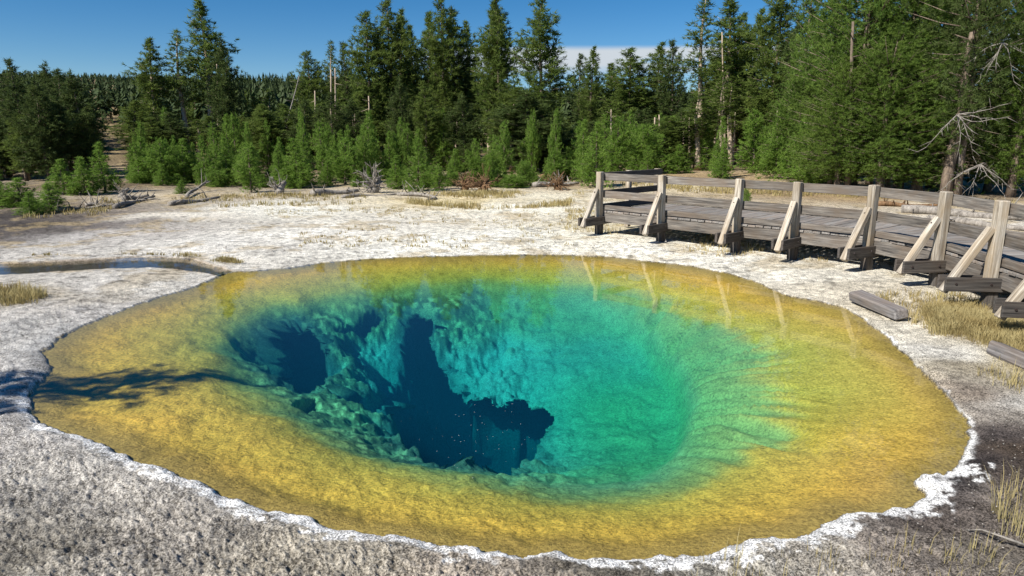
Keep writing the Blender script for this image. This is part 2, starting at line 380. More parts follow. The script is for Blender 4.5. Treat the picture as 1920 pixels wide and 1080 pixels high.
def build_ground():
    th = np.concatenate([np.linspace(-math.pi, R(-47), 26)[:-1], np.linspace(R(-47), R(47), 860), np.linspace(R(47), math.pi, 26)[1:-1]])
    rr = np.concatenate([[.15, .5, 1.0], np.geomspace(1.6, 16, 470), np.geomspace(16, 60, 170)[1:], np.geomspace(60, 1500, 90)[1:]])
    nr, nt = len(rr), len(th)
    T, RR = np.meshgrid(th, rr)
    X = (RR*np.sin(T)).ravel(); Y = (RR*np.cos(T)).ravel()
    Z = base_z(X, Y)
    near = (np.hypot(X, Y) < 17) & (Y > 0)
    x, y = X[near], Y[near]
    dd, _, _ = sdist(x, y, OUT)
    wob = .035*fbm(x, y, 3.0, 3, 51) + .028*fbm(x, y, 10, 2, 57)
    dd = dd + wob
    # outside: crusted lip, then nubbly crust
    o = -dd
    lip = .035*sstep(o, -.02, .05) + .045*sstep(o, 0, .16)*(1-sstep(o, .2, .55))
    rough = np.clip(1.25 - np.hypot(x, y)/14, .25, 1)
    leftness = 1 - .55*sstep(x, 1, 4)
    nub = np.abs(fbm(x, y, 20, 3, 61))*.014 + fbm(x, y, 38, 2, 67, .7)*.022 + fbm(x, y, 3.2, 3, 71)*.03
    lump = np.maximum(0, vnoise(x*9, y*9, 77))*.035*np.exp(-(o/.16)**2) + np.maximum(0, fbm(x, y, 24, 2, 79))*.02*np.exp(-(o/.14)**2)
    back_ = 1-.65*sstep(y, 6, 8.5)
    lump = lump*.75*back_*(.4+.9*sstep(fbm(x, y, 1.7, 2, 73), -.3, .4))
    zo = np.minimum(Z[near], .14)*sstep(o, .1, .8) + lip*.75*back_ + (nub*rough*leftness)*sstep(o, .02, .3) + lump - .012
    zo = np.maximum(zo, .008*sstep(o, .0, .05) + .0)
    zo = np.where(np.hypot(x, y) > 14, zo*(1-sstep(np.hypot(x, y), 14, 16.9)) + Z[near]*sstep(np.hypot(x, y), 14, 16.9), zo)
    # stream channel
    sd = stream_d(x, y) + .05*fbm(x, y, 2.5, 3, 81)
    zo = zo*(.12+.88*sstep(sd, 0, 1.1))
    ch = sstep(sd, -.03, .05)
    zo = zo*ch + (-.06)*(1-ch)
    # inside: the basin
    D = rbf(x, y)
    inn = dd > 0
    amp = .02 + .17*sstep(D, .22, .8)
    right = sstep(x, .8, 2.4)
    rock = amp*(1-.80*sstep(x, -.5, 1.0))*.85
    D = np.clip(D, .04, 2.2)
    D = D + rock*(fbm(x, y, 2.3, 5, 91, .62)*1.5 + (1-np.abs(fbm(x, y, 3.1, 3, 95))*2.4)*.35) + .010*fbm(x, y, 13, 3, 97)
    # flowing ribs on the right hand slope
    cx0, cy0 = at(1060, 700, -.5); ang = np.arctan2(y-cy0, x-cx0)
    rd = np.hypot(x-cx0, y-cy0)
    bwv, _, _ = sdist(x, y, BOWL); bwv = bwv + .10*fbm(x, y, 1.3, 3, 93)
    D = D + right*(.30*sstep(bwv, 0, .22) - .05)
    rib = 1-np.abs(fbm(ang*5+.35*fbm(x, y, .8, 2, 98)+rd*.12, rd*.25, 1.7, 3, 99))*2.6
    D = D - .085*right*sstep(D, .10, .34)*rib*(1-sstep(bwv, -.05, .25))
    D = D + .05*right*sstep(bwv, .1, .6)*fbm(x, y, 4.5, 4, 94, .65)
    D = np.maximum(D, .03)*sstep(dd, -.02, .40) + .016
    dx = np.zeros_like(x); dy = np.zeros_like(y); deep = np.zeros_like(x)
    for pl, extra, under in VENTS:
        v, nx_, ny_ = sdist(x, y, pl)
        v = v + (.11 if .3 < under < .6 else .06)*fbm(x, y, 2.4, 4, 101, .62)
        ln = np.hypot(nx_, ny_)+1e-6
        wdir = sstep((nx_*.50+ny_*.87)/ln, -.42, .02)          # the far, right-hand lips overhang; the near and left sides slope in
        tw = .26*wdir + (1.15 if under > .6 else .60 if under > .3 else .18)*(1-wdir) if under > .3 else .18
        t = np.clip(v/tw, 0, 1)
        D = D + .20*np.clip(t/.25, 0, 1) + extra*(wdir*sstep(t, .22, 1.0) + (1-wdir)*t**1.3) + .25*sstep(t, 0, .3)*(1-wdir)*fbm(x, y, 3.5, 4, 107, .6)
        if under > .3: deep = np.maximum(deep, .75*sstep(v + .12*fbm(x, y, 2.1, 4, 109, .6), -.42, .08)*(1-sstep(x, -.9, .0)*sstep(y, 6.4, 8.2)))  # the dark tint also fades out over the vent lips
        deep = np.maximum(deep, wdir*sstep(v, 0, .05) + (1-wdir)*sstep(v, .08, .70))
        k = under*np.sin(math.pi/2*np.clip(t/.3, 0, 1))*(1-.9*sstep(t, .55, 1))*(v > 0)*(wdir if under > .3 else 1)
        dx += nx_/ln*k; dy += ny_/ln*k
    zi = -D
    Z[near] = np.where(inn, np.minimum(zi, 0), zo)
    xs = X.copy(); ys = Y.copy()
    tmp = x + np.where(inn, dx, 0); xs[near] = tmp
    tmp = y + np.where(inn, dy, 0); ys[near] = tmp
    # colours
    C = np.full((len(X), 3), (.16, .125, .085))
    vis = np.hypot(X, Y) < 70
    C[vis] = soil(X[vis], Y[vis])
    far = sstep(Y, 34, 60)[:,None]
    C = C*(1-far) + np.array((.17,.13,.075))*far*(1+.25*fbm(X, Y, .12, 4, 111))[:,None]
    # brown grit and blotches on the crust, small dark flecks
    fl = fbm(X, Y, 1.3, 5, 121, .65); fx = fbm(X, Y, 7, 3, 125, .6)
    spots = sstep(fl, .12, .38)[:,None]*sstep(np.hypot(X, Y), 9, 13)[:,None]
    C = C*(1-.55*spots) + spots*.55*np.array((.40,.31,.17))
    C = C*(1 - .45*sstep(fx, .25, .5)[:,None]*sstep(np.hypot(X, Y), 7, 11)[:,None])
    C = C*(1 + .20*fbm(X, Y, 2.2, 4, 131, .6)[:,None]); C = C*np.array((1.0,.99,.95))
    cn = C[near]
    # nubbly hollows are coloured darker in the foreground
    pit = sstep(fbm(x, y, 13, 3, 135, .6), -.05, -.45)[:,None]*(np.hypot(x, y) < 9)[:,None]*.0
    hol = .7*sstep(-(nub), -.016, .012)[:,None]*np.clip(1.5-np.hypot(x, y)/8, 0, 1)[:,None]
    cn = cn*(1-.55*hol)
    # white crust round the pool: wide and clean on the near side, thin elsewhere
    nearside = 1-sstep(y, 3.9, 6.5)
    wgap = sstep(fbm(x, y, .9, 2, 141)+.25, -.1, .25)
    rs = sstep(x, 4.2, 4.9)*(y < 8.6)
    wd = .0 + .17*nearside + .08*rs + (.05+.13*nearside)*fbm(x, y, 1.6, 3, 145) + .05*fbm(x, y, 9, 3, 147)
    dk = ((x > 4.0) & (y > 4.6) & (y < 6.2)) | ((x > 2.6) & (y < 5.6) & (y > 4.6))
    wd = np.where((x > 2.7) & (y > 4.2) & (y < 6.0), wd*.35, wd)
    wm_ = (sstep(wd-o, -.015, .03)*(o > -.02)*sstep(fbm(x, y, 17, 3, 149, .7)+1.1*np.clip(1-o/.16, 0, 1), -.05, .25))[:,None]
    cn = cn*(1-wm_) + wm_*np.array((.84,.83,.81))
    wet = (sstep(o, -.05, -.0)*(1-sstep(o, .0, .018)))[:,None]  # dark shoreline: wet crust and lip shadow together in the colour
    cn = cn*(1-wet*.75)
    # stream banks and bed
    sb = (1-sstep(sd + .08*fbm(x, y, 5, 3, 142), .02, .14))[:,None]*(o > .05)[:,None]
    cn = cn*(1-.5*sb) + .5*sb*np.array((.26,.17,.08))
    sb2 = (1-sstep(sd, -.10, .03))[:,None]*(o > .0)[:,None]
    cn = cn*(1-sb2) + sb2*np.array((.10,.095,.09))
    # microbial mats by depth: brown at the water's edge, gold, olive, then pale mineral
    Dp = D + .05*fbm(x, y, 1.5, 4, 151)
    def lerp(v, a, b, c0, c1):
        t = sstep(v, a, b)[:,None]; return c0*(1-t)+np.array(c1)*t
    bc = np.tile(np.array((.40,.29,.08)), (len(x), 1))
    bc = lerp(dd, .02, .50, bc, (.80,.445,.07))
    ol = (sstep(x, 1.8, 4.2)*(1-sstep(y, 7.5, 10)))[:,None]*sstep(dd, .02, .5)[:,None]; bc = bc*(1-.7*ol) + .7*ol*np.array((.58,.44,.12))
    bc = lerp(Dp, .21, .34, bc, (.44,.37,.11))
    bc = lerp(Dp, .30, .50, bc, (.34,.39,.18))
    bc = lerp(Dp, .66, 1.0, bc, (.31,.43,.36))
    greener = (sstep(x, -.3, 1.3)*(1-sstep(y, 7.6, 10.2)))[:,None]*sstep(Dp, .5, .8)[:,None]
    bc = bc*(1-.85*greener) + .85*greener*np.array((.24,.40,.13))
    rgt = sstep(x, .9, 1.9)*(1-sstep(y, 9.0, 10.6))*sstep(Dp, .20, .32)
    edge = (rgt*(1-sstep(bwv, -.06, .12)))[:,None]
    bc = bc*(1-.85*edge) + .85*edge*np.array((.40,.42,.13))
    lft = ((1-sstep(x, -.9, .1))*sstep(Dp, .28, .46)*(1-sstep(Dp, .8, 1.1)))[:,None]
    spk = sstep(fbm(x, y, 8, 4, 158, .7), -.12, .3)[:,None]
    bc = bc*(1-lft) + lft*bc*(.42+.95*spk)  # left rocks: shade of their side put into the colour, speckles kept bright
    bc = bc*(1+.14*fbm(x, y, 1.1, 4, 155)[:,None])
    bc = bc*(1-deep[:,None]) + deep[:,None]*np.array((.035,.08,.09))  # darkness of the vents painted into the bed colour
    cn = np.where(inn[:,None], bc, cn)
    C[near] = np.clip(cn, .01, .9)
    # faces
    i = np.arange(nr-1)[:,None]*nt + np.arange(nt)[None,:]
    j = np.arange(nr-1)[:,None]*nt + (np.arange(nt)[None,:]+1) % nt
    F = np.stack([i, j, j+nt, i+nt], -1).reshape(-1, 4)
    ins = np.zeros(len(X), bool); ins[np.where(near)[0][inn]] = True
    fin = ins[F].sum(1) >= 4
    V = np.stack([xs, ys, Z], 1)
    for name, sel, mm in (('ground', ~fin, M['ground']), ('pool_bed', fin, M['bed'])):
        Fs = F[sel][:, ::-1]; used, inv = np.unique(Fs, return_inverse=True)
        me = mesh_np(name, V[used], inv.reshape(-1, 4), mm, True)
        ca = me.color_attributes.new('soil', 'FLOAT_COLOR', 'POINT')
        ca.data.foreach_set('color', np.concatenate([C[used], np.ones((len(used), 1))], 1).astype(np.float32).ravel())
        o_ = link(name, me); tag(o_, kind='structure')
    bpy.data.objects['ground']['label'] = 'pale crusted ground of white and grey mineral sinter round the hot pool'
    bpy.data.objects['pool_bed']['label'] = 'golden, green and turquoise basin of the hot spring with deep vents'
build_ground()

def prism_poly(name, pts, z0, z1, m):
    n = len(pts)
    v = [(x, y, z1) for x, y in pts] + [(x, y, z0) for x, y in pts]
    f = [list(range(n))[::1], list(range(2*n-1, n-1, -1))] + [[i, i+n, (i+1) % n + n, (i+1) % n] for i in range(n)]
    me = bpy.data.meshes.new(name); me.from_pydata(v, [], f); me.materials.append(m)
    import bmesh
    b = bmesh.new(); b.from_mesh(me); bmesh.ops.recalc_face_normals(b, faces=b.faces); b.to_mesh(me); b.free()
    o = link(name, me); tag(o, kind='structure'); return o
oa = np.array(OUT); cen = oa.mean(0)
def offset_poly(p, d):
    n = len(p); out = []
    area = sum(p[i][0]*p[(i+1)%n][1]-p[(i+1)%n][0]*p[i][1] for i in range(n))
    s = 1 if area > 0 else -1
    for i in range(n):
        ax, ay = p[i-1]; bx_, by_ = p[(i+1) % n]; tx, ty = bx_-ax, by_-ay; l = math.hypot(tx, ty)
        out.append((p[i][0]+s*ty/l*d, p[i][1]-s*tx/l*d))
    return out
pw = prism_poly('pool_water', offset_poly(OUT, .13), -5.5, 0.0, M['water'])
pw['label'] = 'clear turquoise water filling the hot spring pool'
# stream surface
lv = []; rv = []
for k, (x, y, w) in enumerate(SX):
    a = SX[max(k-1, 0)]; b = SX[min(k+1, len(SX)-1)]; tx, ty = b[0]-a[0], b[1]-a[1]; l = math.hypot(tx, ty)
    w2 = w + .12; lv.append((x-ty/l*w2, y+tx/l*w2)); rv.append((x+ty/l*w2, y-tx/l*w2))
me = bpy.data.meshes.new('stream_water'); n = len(SX)
me.from_pydata([(x, y, -.006) for x, y in lv] + [(x, y, -.006) for x, y in rv], [], [[i, i+n, i+n+1, i+1] for i in range(n-1)])
me.materials.append(M['stream']); st = link('stream_water', me); tag(st, 'narrow dark overflow stream winding away from the pool across the crust', kind='structure')

def gz(x, y): return float(base_z(np.array([x]), np.array([y]))[0])

# ------------------------------------------------------------------ boards and timbers
def box_mesh(name, l, w, h, m, bev=.006, wob=0, seed=0, taper=None):
    """length along local X, centred"""
    import bmesh
    b = bmesh.new(); bmesh.ops.create_cube(b, size=1)
    bmesh.ops.scale(b, vec=(l, w, h), verts=b.verts)
    if wob:
        r_ = random.Random(seed)
        for v in b.verts: v.co += Vector((r_.uniform(-1,1), r_.uniform(-1,1), r_.uniform(-1,1)))*wob
    if bev: bmesh.ops.bevel(b, geom=b.edges[:], offset=bev, segments=1, affect='EDGES')
    me = bpy.data.meshes.new(name); b.to_mesh(me); b.free(); me.materials.append(m); return me
def beam(name, a, b, w, h, m, parent, seed=0, roll=0, label=None, ref=None):
    a = Vector(a); b = Vector(b); d = b-a
    me = box_mesh(name, d.length, w, h, m, min(w, h)*.09, .003, seed)
    o = link(name, me, parent)
    dx = d.normalized(); rf_ = Vector((*ref, 0)) if ref is not None else Vector((0, 0, 1))
    dy = rf_.cross(dx).normalized(); dz = dx.cross(dy)
    o.matrix_local = Matrix.Translation((a+b)/2) @ Matrix((dx, dy, dz)).transposed().to_4x4() @ Matrix.Rotation(roll, 4, 'X')
    if label: o['label'] = label
    return o

POST = [(1125,324,14.7),(1243,330,13.6),(1387,338,12.45),(1497,342,11.7),(1640,348,10.75),(1775,361,9.5),(1880,375,8.3)]
PP = [Vector(at_depth(a, b, c)[:2]) for a, b, c in POST] + [Vector((5.78, 7.0)), Vector((5.45, 5.6)), Vector((5.0, 4.2))]
_t = [(PP[min(i+1, len(PP)-1)]-PP[max(i-1, 0)]).normalized() for i in range(len(PP))]
PP = [p + Vector((-t.y, t.x))*.10 for p, t in zip(PP, _t)]
W = 2.3
def tangent(i):
    a = PP[max(i-1, 0)]; b = PP[min(i+1, len(PP)-1)]; return (b-a).normalized()
def back(t): return Vector((-t.y, t.x))            # away from the pool
def cr(p, i, t):
    p0 = p[max(i-1, 0)]; p1 = p[i]; p2 = p[min(i+1, len(p)-1)]; p3 = p[min(i+2, len(p)-1)]
    if i == 0: p0 = 2*p1-p2
    return .5*((2*p1)+(-p0+p2)*t+(2*p0-5*p1+4*p2-p3)*t*t+(-p0+3*p1-3*p2+p3)*t**3)
bw = empty('boardwalk', (3.5, 13.5, 0))
bw.location = (0, 0, 0)
tag(bw, 'weathered grey wooden boardwalk with braced rail posts curving behind the hot pool', 'boardwalk')
DZ = .58                                            # top of the planks
samp = []
for i in range(len(PP)-1):
    for k in range(60): samp.append(cr(PP, i, k/60))
samp.append(PP[-1])
acc = [0]
for a, b in zip(samp[:-1], samp[1:]): acc.append(acc[-1]+(b-a).length)
def along(s):
    s = min(max(s, 0), acc[-1]-1e-4); lo = np.searchsorted(acc, s, 'right')-1; f = (s-acc[lo])/(acc[lo+1]-acc[lo])
    p = samp[lo].lerp(samp[lo+1], f); a = samp[max(lo-14, 0)]; b = samp[min(lo+15, len(samp)-1)]
    return p, (b-a).normalized()
s = 0.0; kk = 0
while s < acc[-1]-.16:
    p, t = along(s+.004); q, t2 = along(s+.140)
    n1, n2 = back(t), back(t2)
    if kk == 0: pass
    j = random.uniform(-.025, .025); z = DZ + random.uniform(-.004, .004)
    a = p - n1*(.03+j); b = q - n2*(.03+j); c = q + n2*(W+j); d = p + n1*(W+j)
    o0 = (a+b+c+d)/4; ax = (((c+d)-(a+b))*.5).normalized(); ay = Vector((-ax.y, ax.x))
    loc = [(Vector((v-o0).to_tuple()).dot(ax), (v-o0).dot(ay)) for v in (a, b, c, d)]
    vv = [(u, w_, 0) for u, w_ in loc] + [(u, w_, -.038) for u, w_ in loc]
    me = bpy.data.meshes.new('plank'); me.from_pydata(vv, [], [(0,1,2,3),(7,6,5,4),(0,4,5,1),(1,5,6,2),(2,6,7,3),(3,7,4,0)])
    import bmesh
    bb = bmesh.new(); bb.from_mesh(me); bmesh.ops.recalc_face_normals(bb, faces=bb.faces)
    bmesh.ops.bevel(bb, geom=bb.edges[:], offset=.004, segments=1, affect='EDGES'); bb.to_mesh(me); bb.free()
    me.materials.append(M['plank'])
    o = link('plank', me, bw); o.location = (o0.x, o0.y, z); o.rotation_euler = (random.uniform(-.004,.004), 0, math.atan2(ax.y, ax.x))
    s += .146; kk += 1
TOP = 1.385; L = .57
boltm = None
def bolt(parent, loc, d):
    global boltm
    if boltm is None:
        b = bmesh.new(); bmesh.ops.create_cone(b, cap_ends=True, segments=8, radius1=.017, radius2=.013, depth=.014)
        boltm = bpy.data.meshes.new('bolt'); b.to_mesh(boltm); b.free(); boltm.materials.append(M['bolt'])
    o = link('bolt', boltm, bw); o.location = loc; o.rotation_euler = Vector((d[0], d[1], 0)).to_track_quat('Z', 'Y').to_euler()
def v3(p, z): return Vector((p.x, p.y, z))
for i, p in enumerate(PP[:-1]):
    t = tangent(i); n = back(t)
    if i == 0: t = (PP[1]-PP[0]).normalized(); n = back(t)
    g = .02
    fp = p - n*.10                                  # post stands just outside the deck edge
    beam('post', v3(fp, .30), v3(fp, TOP+.02) + Vector((random.uniform(-.012,.012), random.uniform(-.012,.012), random.uniform(-.012,.014))), .125, .125, M['post'], bw, i, ref=(n.x, n.y))
    # cross beam through to the back, two boards clasping the post
    beam('cross_beam', v3(fp - n*L + t*.085, .375), v3(fp + n*(W+.12) + t*.085, .375), .045, .17, M['beam'], bw, i+20)
    beam('cross_beam', v3(fp - n*L - t*.085, .375), v3(fp + n*(.30) - t*.085, .375), .045, .17, M['beam'], bw, i+30)
    bq = v3(fp - n*(L-.07), .335); tq = v3(fp - n*.075, 1.06+random.uniform(-.03,.03))
    beam('brace', bq + (bq-tq)*.10, tq, .10, .085, M['post'], bw, i+40)
    beam('support_leg', v3(fp + n*.02, -.10), v3(fp + n*.02, .288), .14, .14, M['beam'], bw, i+50, ref=(n.x, n.y))
    if i in (0, 1, 2, 3, 4): beam('support_leg', v3(fp + n*(W-.15), -.10), v3(fp + n*(W-.15), .288), .14, .14, M['beam'], bw, i+60, ref=(n.x, n.y))
    for q in (L-.12, .04): bolt(bw, v3(fp - n*q + t*.112, .385), t)
    bolt(bw, v3(fp - n*.165, .98), -n)
def rail(a, b, zt, h, w, m, nm, off, seed):
    beam(nm, v3(a, zt-h/2), v3(b, zt-h/2), w, h, m, bw, seed)
for i in range(len(PP)-2):
    n = back((PP[i+1]-PP[i]).normalized()); a, b = PP[i], PP[i+1]
    e = (b-a).normalized()*.004
    rail(a+n*.005+e, b+n*.005-e, TOP-.01, .15, .045, M['rail'], 'top_rail', 0, i+70)
    rail(a+n*.005+e, b+n*.005-e, 1.0, .15, .045, M['rail'], 'middle_rail', 0, i+80)
    rail(a+n*.03+e, b+n*.03-e, DZ+.115, .10, .085, M['rail'], 'kerb_rail', 0, i+90)
    rail(a-n*.0+e, b-n*.0-e, DZ-.045, .20, .042, M['rail'], 'stringer', 0, i+100)
    rail(a+n*W*.5+e, b+n*W*.5-e, DZ-.05, .08, .06, M['beam'], 'stringer', 0, i+110)
    nb0 = back(tangent(i)); nb1 = back(tangent(i+1))
    rail(a+nb0*(W-.02), b+nb1*(W-.02), DZ-.045, .12, .045, M['rail'], 'stringer', 0, i+120)
    rail(a+nb0*(W-.08), b+nb1*(W-.08), DZ+.095, .08, .085, M['rail'], 'kerb_rail', 0, i+125)
# closing rail across the far end; dark wood stands in for its unlit side
t0 = (PP[1]-PP[0]).normalized(); n0 = back(t0)
e0 = PP[0]-n0*.05-t0*.05; e1 = PP[0]+n0*(W+.05)-t0*.05
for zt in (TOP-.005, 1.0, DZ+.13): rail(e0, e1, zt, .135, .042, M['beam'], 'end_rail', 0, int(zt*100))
for f in (.5, 1.0):
    q = PP[0]+n0*(W+.0)*f-t0*.14; beam('end_post', v3(q, .1), v3(q, TOP), .11, .11, M['post'], bw, int(130+f*4), ref=(n0.x, n0.y))

# loose timbers near the pool
def timber(px0, px1, w, h, zc, m, label, roll=0, name='timber'):
    a = at(*px0, .1); b = at(*px1, .1)
    a = Vector((a[0], a[1], zc)); b = Vector((b[0], b[1], zc)); d = b-a
    me = box_mesh(name, d.length, w, h, m, .02, .012, int(px0[0]))
    o = link(name, me); o.matrix_world = Matrix.Translation((a+b)/2) @ d.to_track_quat('X', 'Z').to_matrix().to_4x4() @ Matrix.Rotation(roll, 4, 'X')
    tag(o, label, 'timber'); return o
timber((1604,556), (1690,592), .19, .13, .115, M['timber'], 'short grey square timber lying on white crust at the water edge', .15)
timber((1862,655), (2050,735), .16, .15, .12, M['timber'], 'half hidden grey timber lying in dry yellow grass by the boardwalk', -.3)

# ------------------------------------------------------------------ tubes for wood
def tube(pts, rad, n=6):
    pts = np.asarray(pts, float); k = len(pts)
    d = np.gradient(pts, axis=0); d /= np.linalg.norm(d, axis=1)[:,None]+1e-9
    ref = np.array([0,0,1.]) if abs(d[0,2]) < .8 else np.array([1.,0,0])
    u = np.cross(d, ref); u /= np.linalg.norm(u, axis=1)[:,None]+1e-9; v = np.cross(d, u)
    a = np.arange(n)*2*math.pi/n
    V = pts[:,None,:] + np.asarray(rad)[:,None,None]*(np.cos(a)[None,:,None]*u[:,None,:] + np.sin(a)[None,:,None]*v[:,None,:])
    F = []
    for i in range(k-1):
        for j in range(n):
            j2 = (j+1) % n; F.append((i*n+j, i*n+j2, (i+1)*n+j2, (i+1)*n+j))
    V = V.reshape(-1, 3)
    V = np.concatenate([V, pts[:1], pts[-1:]]); c0, c1 = len(V)-2, len(V)-1
    for j in range(n):
        F.append((c0, (j+1) % n, j, j)); F.append((c1, (k-1)*n+j, (k-1)*n+(j+1) % n, (k-1)*n+(j+1) % n))
    return V, F
class MB:
    def __init__(s): s.v = []; s.f = []; s.n = 0
    def add(s, V, F):
        F = np.asarray(F); s.v.append(V); s.f.append(F+s.n); s.n += len(V)
    def mesh(s, name, m, smooth=True):
        V = np.concatenate(s.v); F = np.concatenate(s.f)
        me = bpy.data.meshes.new(name)
        fl = [tuple(q) if q[2] != q[3] else tuple(q[:3]) for q in F.tolist()]
        me.from_pydata(V.tolist(), [], fl); me.materials.append(m)
        if smooth: me.polygons.foreach_set('use_smooth', [True]*len(me.polygons))
        return me
def unit(v): return v/(np.linalg.norm(v, axis=-1, keepdims=True)+1e-9)
def needles(pos, dr, k, ln, wd, g, spread=.85):
    N_ = len(pos); p = np.repeat(pos, k, 0); d = np.repeat(dr, k, 0)
    v = unit(d + g.normal(size=p.shape)*spread); s_ = unit(np.cross(v, g.normal(size=p.shape)))
    l = ln*g.uniform(.6, 1.25, (len(p), 1)); w = wd*g.uniform(.7, 1.3, (len(p), 1))
    p = p + g.normal(size=p.shape)*ln*.16
    V = np.stack([p - s_*w*.5, p + s_*w*.5, p + v*l], 1).reshape(-1, 3)
    return V

def pine(h, hc, rmax, nbr, step, k, ln, wd, seed, shape='tall', leaf='pine', bark='bark', tr=.012, lean=0, dead_low=14, droop=0.0):
    g = np.random.default_rng(seed)
    T = MB()
    zs = np.linspace(0, h*.985, 12); w1, w2 = g.uniform(0, 6, 2)
    def axis(z): return np.stack([lean*z + .012*h*np.sin(z/h*5+w1)*z/h, .012*h*np.sin(z/h*4+w2)*z/h, z], -1)
    rad = h*tr*(1-zs/h)**.8 + .008; rad[0] *= 1.35
    T.add(*tube(axis(zs), rad, 8))
    P = []; Dd = []
    u = (np.arange(nbr)+g.uniform(0, 1, nbr))/nbr
    z = h - (h-hc)*(u**.82)
    az = np.arange(nbr)*2.399 + g.normal(size=nbr)*.5
    for i in range(nbr):
        tt = (h-z[i])/(h-hc)
        if shape == 'tall': pr = min(1, (tt*1.9+.05))**.85*(1-.35*max(0, (tt-.65)/.35))
        elif shape == 'cone': pr = (tt*.95+.06)
        else: pr = min(1, tt*2.4+.08)**.8*(1-.2*max(0, (tt-.7)/.3))
        bl = rmax*pr*g.choice([.5, .75, .9, 1.0, 1.18], p=[.14,.24,.28,.24,.10])
        if shape != 'cone': bl *= 1+.18*math.sin(z[i]*2.1+az[i]*1.0+seed)
        el = R(58)*(1-tt)**1.3 + R(g.uniform(-14, 16)) - droop*tt
        b0 = axis(np.array([z[i]]))[0]
        ns = max(2, int(bl/step)); sfr = np.linspace(.0, 1, ns+1)
        hx, hy = math.cos(az[i]), math.sin(az[i])
        curve = .22*bl*sfr**2
        pts = np.stack([b0[0]+hx*math.cos(el)*bl*sfr, b0[1]+hy*math.cos(el)*bl*sfr, b0[2]+math.sin(el)*bl*sfr+curve*.6], 1)
        if bl > .25: T.add(*tube(pts[[0, len(pts)//2, -1]], [.010*bl+.006, .007*bl+.004, .003], 3))
        d0 = np.array([hx*math.cos(el), hy*math.cos(el), math.sin(el)+.6])
        side = np.array([-hy, hx, 0])
        for q, sf in zip(pts[1:], sfr[1:]):
            if sf < .28 and g.random() < .7: continue
            nl = 1 + (sf < .95)*int(g.random() < .9) + (bl > .7)*int(g.random() < .6)
            for _ in range(nl):
                lat = g.normal()*.20*bl*(1.15-sf)+g.normal()*.04
                P.append(q + side*lat + np.array([0, 0, g.normal()*(.05+.17*bl)])); Dd.append(d0 + side*np.sign(lat)*.5)
    P.append(axis(np.array([h]))[0]); Dd.append(np.array([0, 0, 1.]))
    P = np.array(P); Dd = unit(np.array(Dd))
    V = needles(P, Dd, k, ln, wd, g)
    crown = mesh_np('crown', V, np.arange(len(V)).reshape(-1, 3), M[leaf])
    for q in range(dead_low):                       # dead snags below the crown
        zz_ = g.uniform(.12, 1)*max(hc, h*.3); a = g.uniform(0, 6.28); bl = g.uniform(.25, .75)*rmax
        b0 = axis(np.array([zz_]))[0]; e = np.array([math.cos(a), math.sin(a), g.uniform(-.35, .35)])
        T.add(*tube(np.array([b0, b0+e*bl*.6, b0+e*bl+np.array([0,0,-.1*bl])]), [.012, .008, .004], 3))
    trunk = T.mesh('trunk', M[bark])
    return dict(h=h, r=rmax, crown=crown, trunk=trunk, ntri=len(V)//3)

PR = {
 'tallA': pine(10, 2.6, 1.05, 120, .17, 13, .24, .045, 1),
 'tallB': pine(10, 3.8, .95, 100, .17, 13, .24, .045, 2, bark='palebark'),
 'tallC': pine(10, 1.8, 1.25, 130, .18, 13, .25, .045, 3, 'full'),
 'tallD': pine(10, 3.2, 1.15, 95, .18, 12, .25, .045, 4, 'tall', 'darkpine', lean=.01),
 'thin':  pine(10, 4.6, .80, 62, .18, 11, .22, .04, 5, 'tall', 'pine', 'palebark', dead_low=26),
 'darkA': pine(10, 1.0, 1.55, 130, .18, 13, .27, .05, 6, 'full', 'darkpine'),
 'youngA': pine(3, .15, 1.0, 85, .09, 10, .15, .026, 11, 'cone', 'young', tr=.014, dead_low=0),
 'youngB': pine(3, .12, .8, 85, .09, 10, .15, .026, 12, 'cone', 'young', tr=.014, dead_low=0),
 'youngC': pine(3, .10, 1.25, 90, .10, 10, .16, .028, 13, 'full', 'young', tr=.014, dead_low=0),
 'youngD': pine(3, .2, .95, 52, .10, 13, .17, .028, 14, 'tall', 'young', tr=.016, dead_low=4, lean=.04),
 'youngE': pine(3, .3, .7, 60, .09, 12, .15, .026, 15, 'tall', 'young', tr=.016, dead_low=6),
 'bigA': pine(12, 1.6, 2.6, 210, .17, 16, .19, .030, 21, 'full', 'big', 'bark', tr=.016, droop=.1),
 'bigB': pine(12, 1.0, 2.2, 200, .16, 16, .19, .030, 22, 'tall', 'big', 'bark', tr=.014, droop=.05),
 'bigC': pine(12, 2.6, 2.4, 150, .18, 14, .21, .030, 23, 'full', 'darkpine', 'bark', tr=.017, lean=.05, droop=.3, dead_low=40),
}
print('proto tris', {k: v['ntri'] for k, v in PR.items()})
def tree(kind, px, ytop, Y, width, label, group, name='pine_tree', cat='pine tree', rz=None, xoff=0):
    """width = crown diameter in photograph pixels"""
    p = PR[kind]; x, y, ztop = at_depth(px, ytop, Y)
    x0 = at_depth(px, 300, Y)[0] + xoff
    g0 = gz(x0, Y) - .05; h = max(ztop-g0, .5); w = width*(.80 if kind in ('youngD', 'youngE') else 1.0 if 'young' in kind else .82 if 'big' in kind else 1.2)*Y/FPX/2
    e = empty(name, (x0, Y, g0), random.uniform(0, 6.28) if rz is None else rz)
    e.rotation_euler = (random.gauss(0, .018), random.gauss(0, .018), e.rotation_euler.z); e.scale = (w/p['r'], w/p['r']*random.uniform(.88, 1.1), h/p['h']); tag(e, label, cat, group)
    link('trunk', p['trunk'], e); link('crown', p['crown'], e)
    return e

G_TALL = 'tall lodgepole pines in the forest behind the pool'
G_YOUNG = 'young pines along the forest edge'
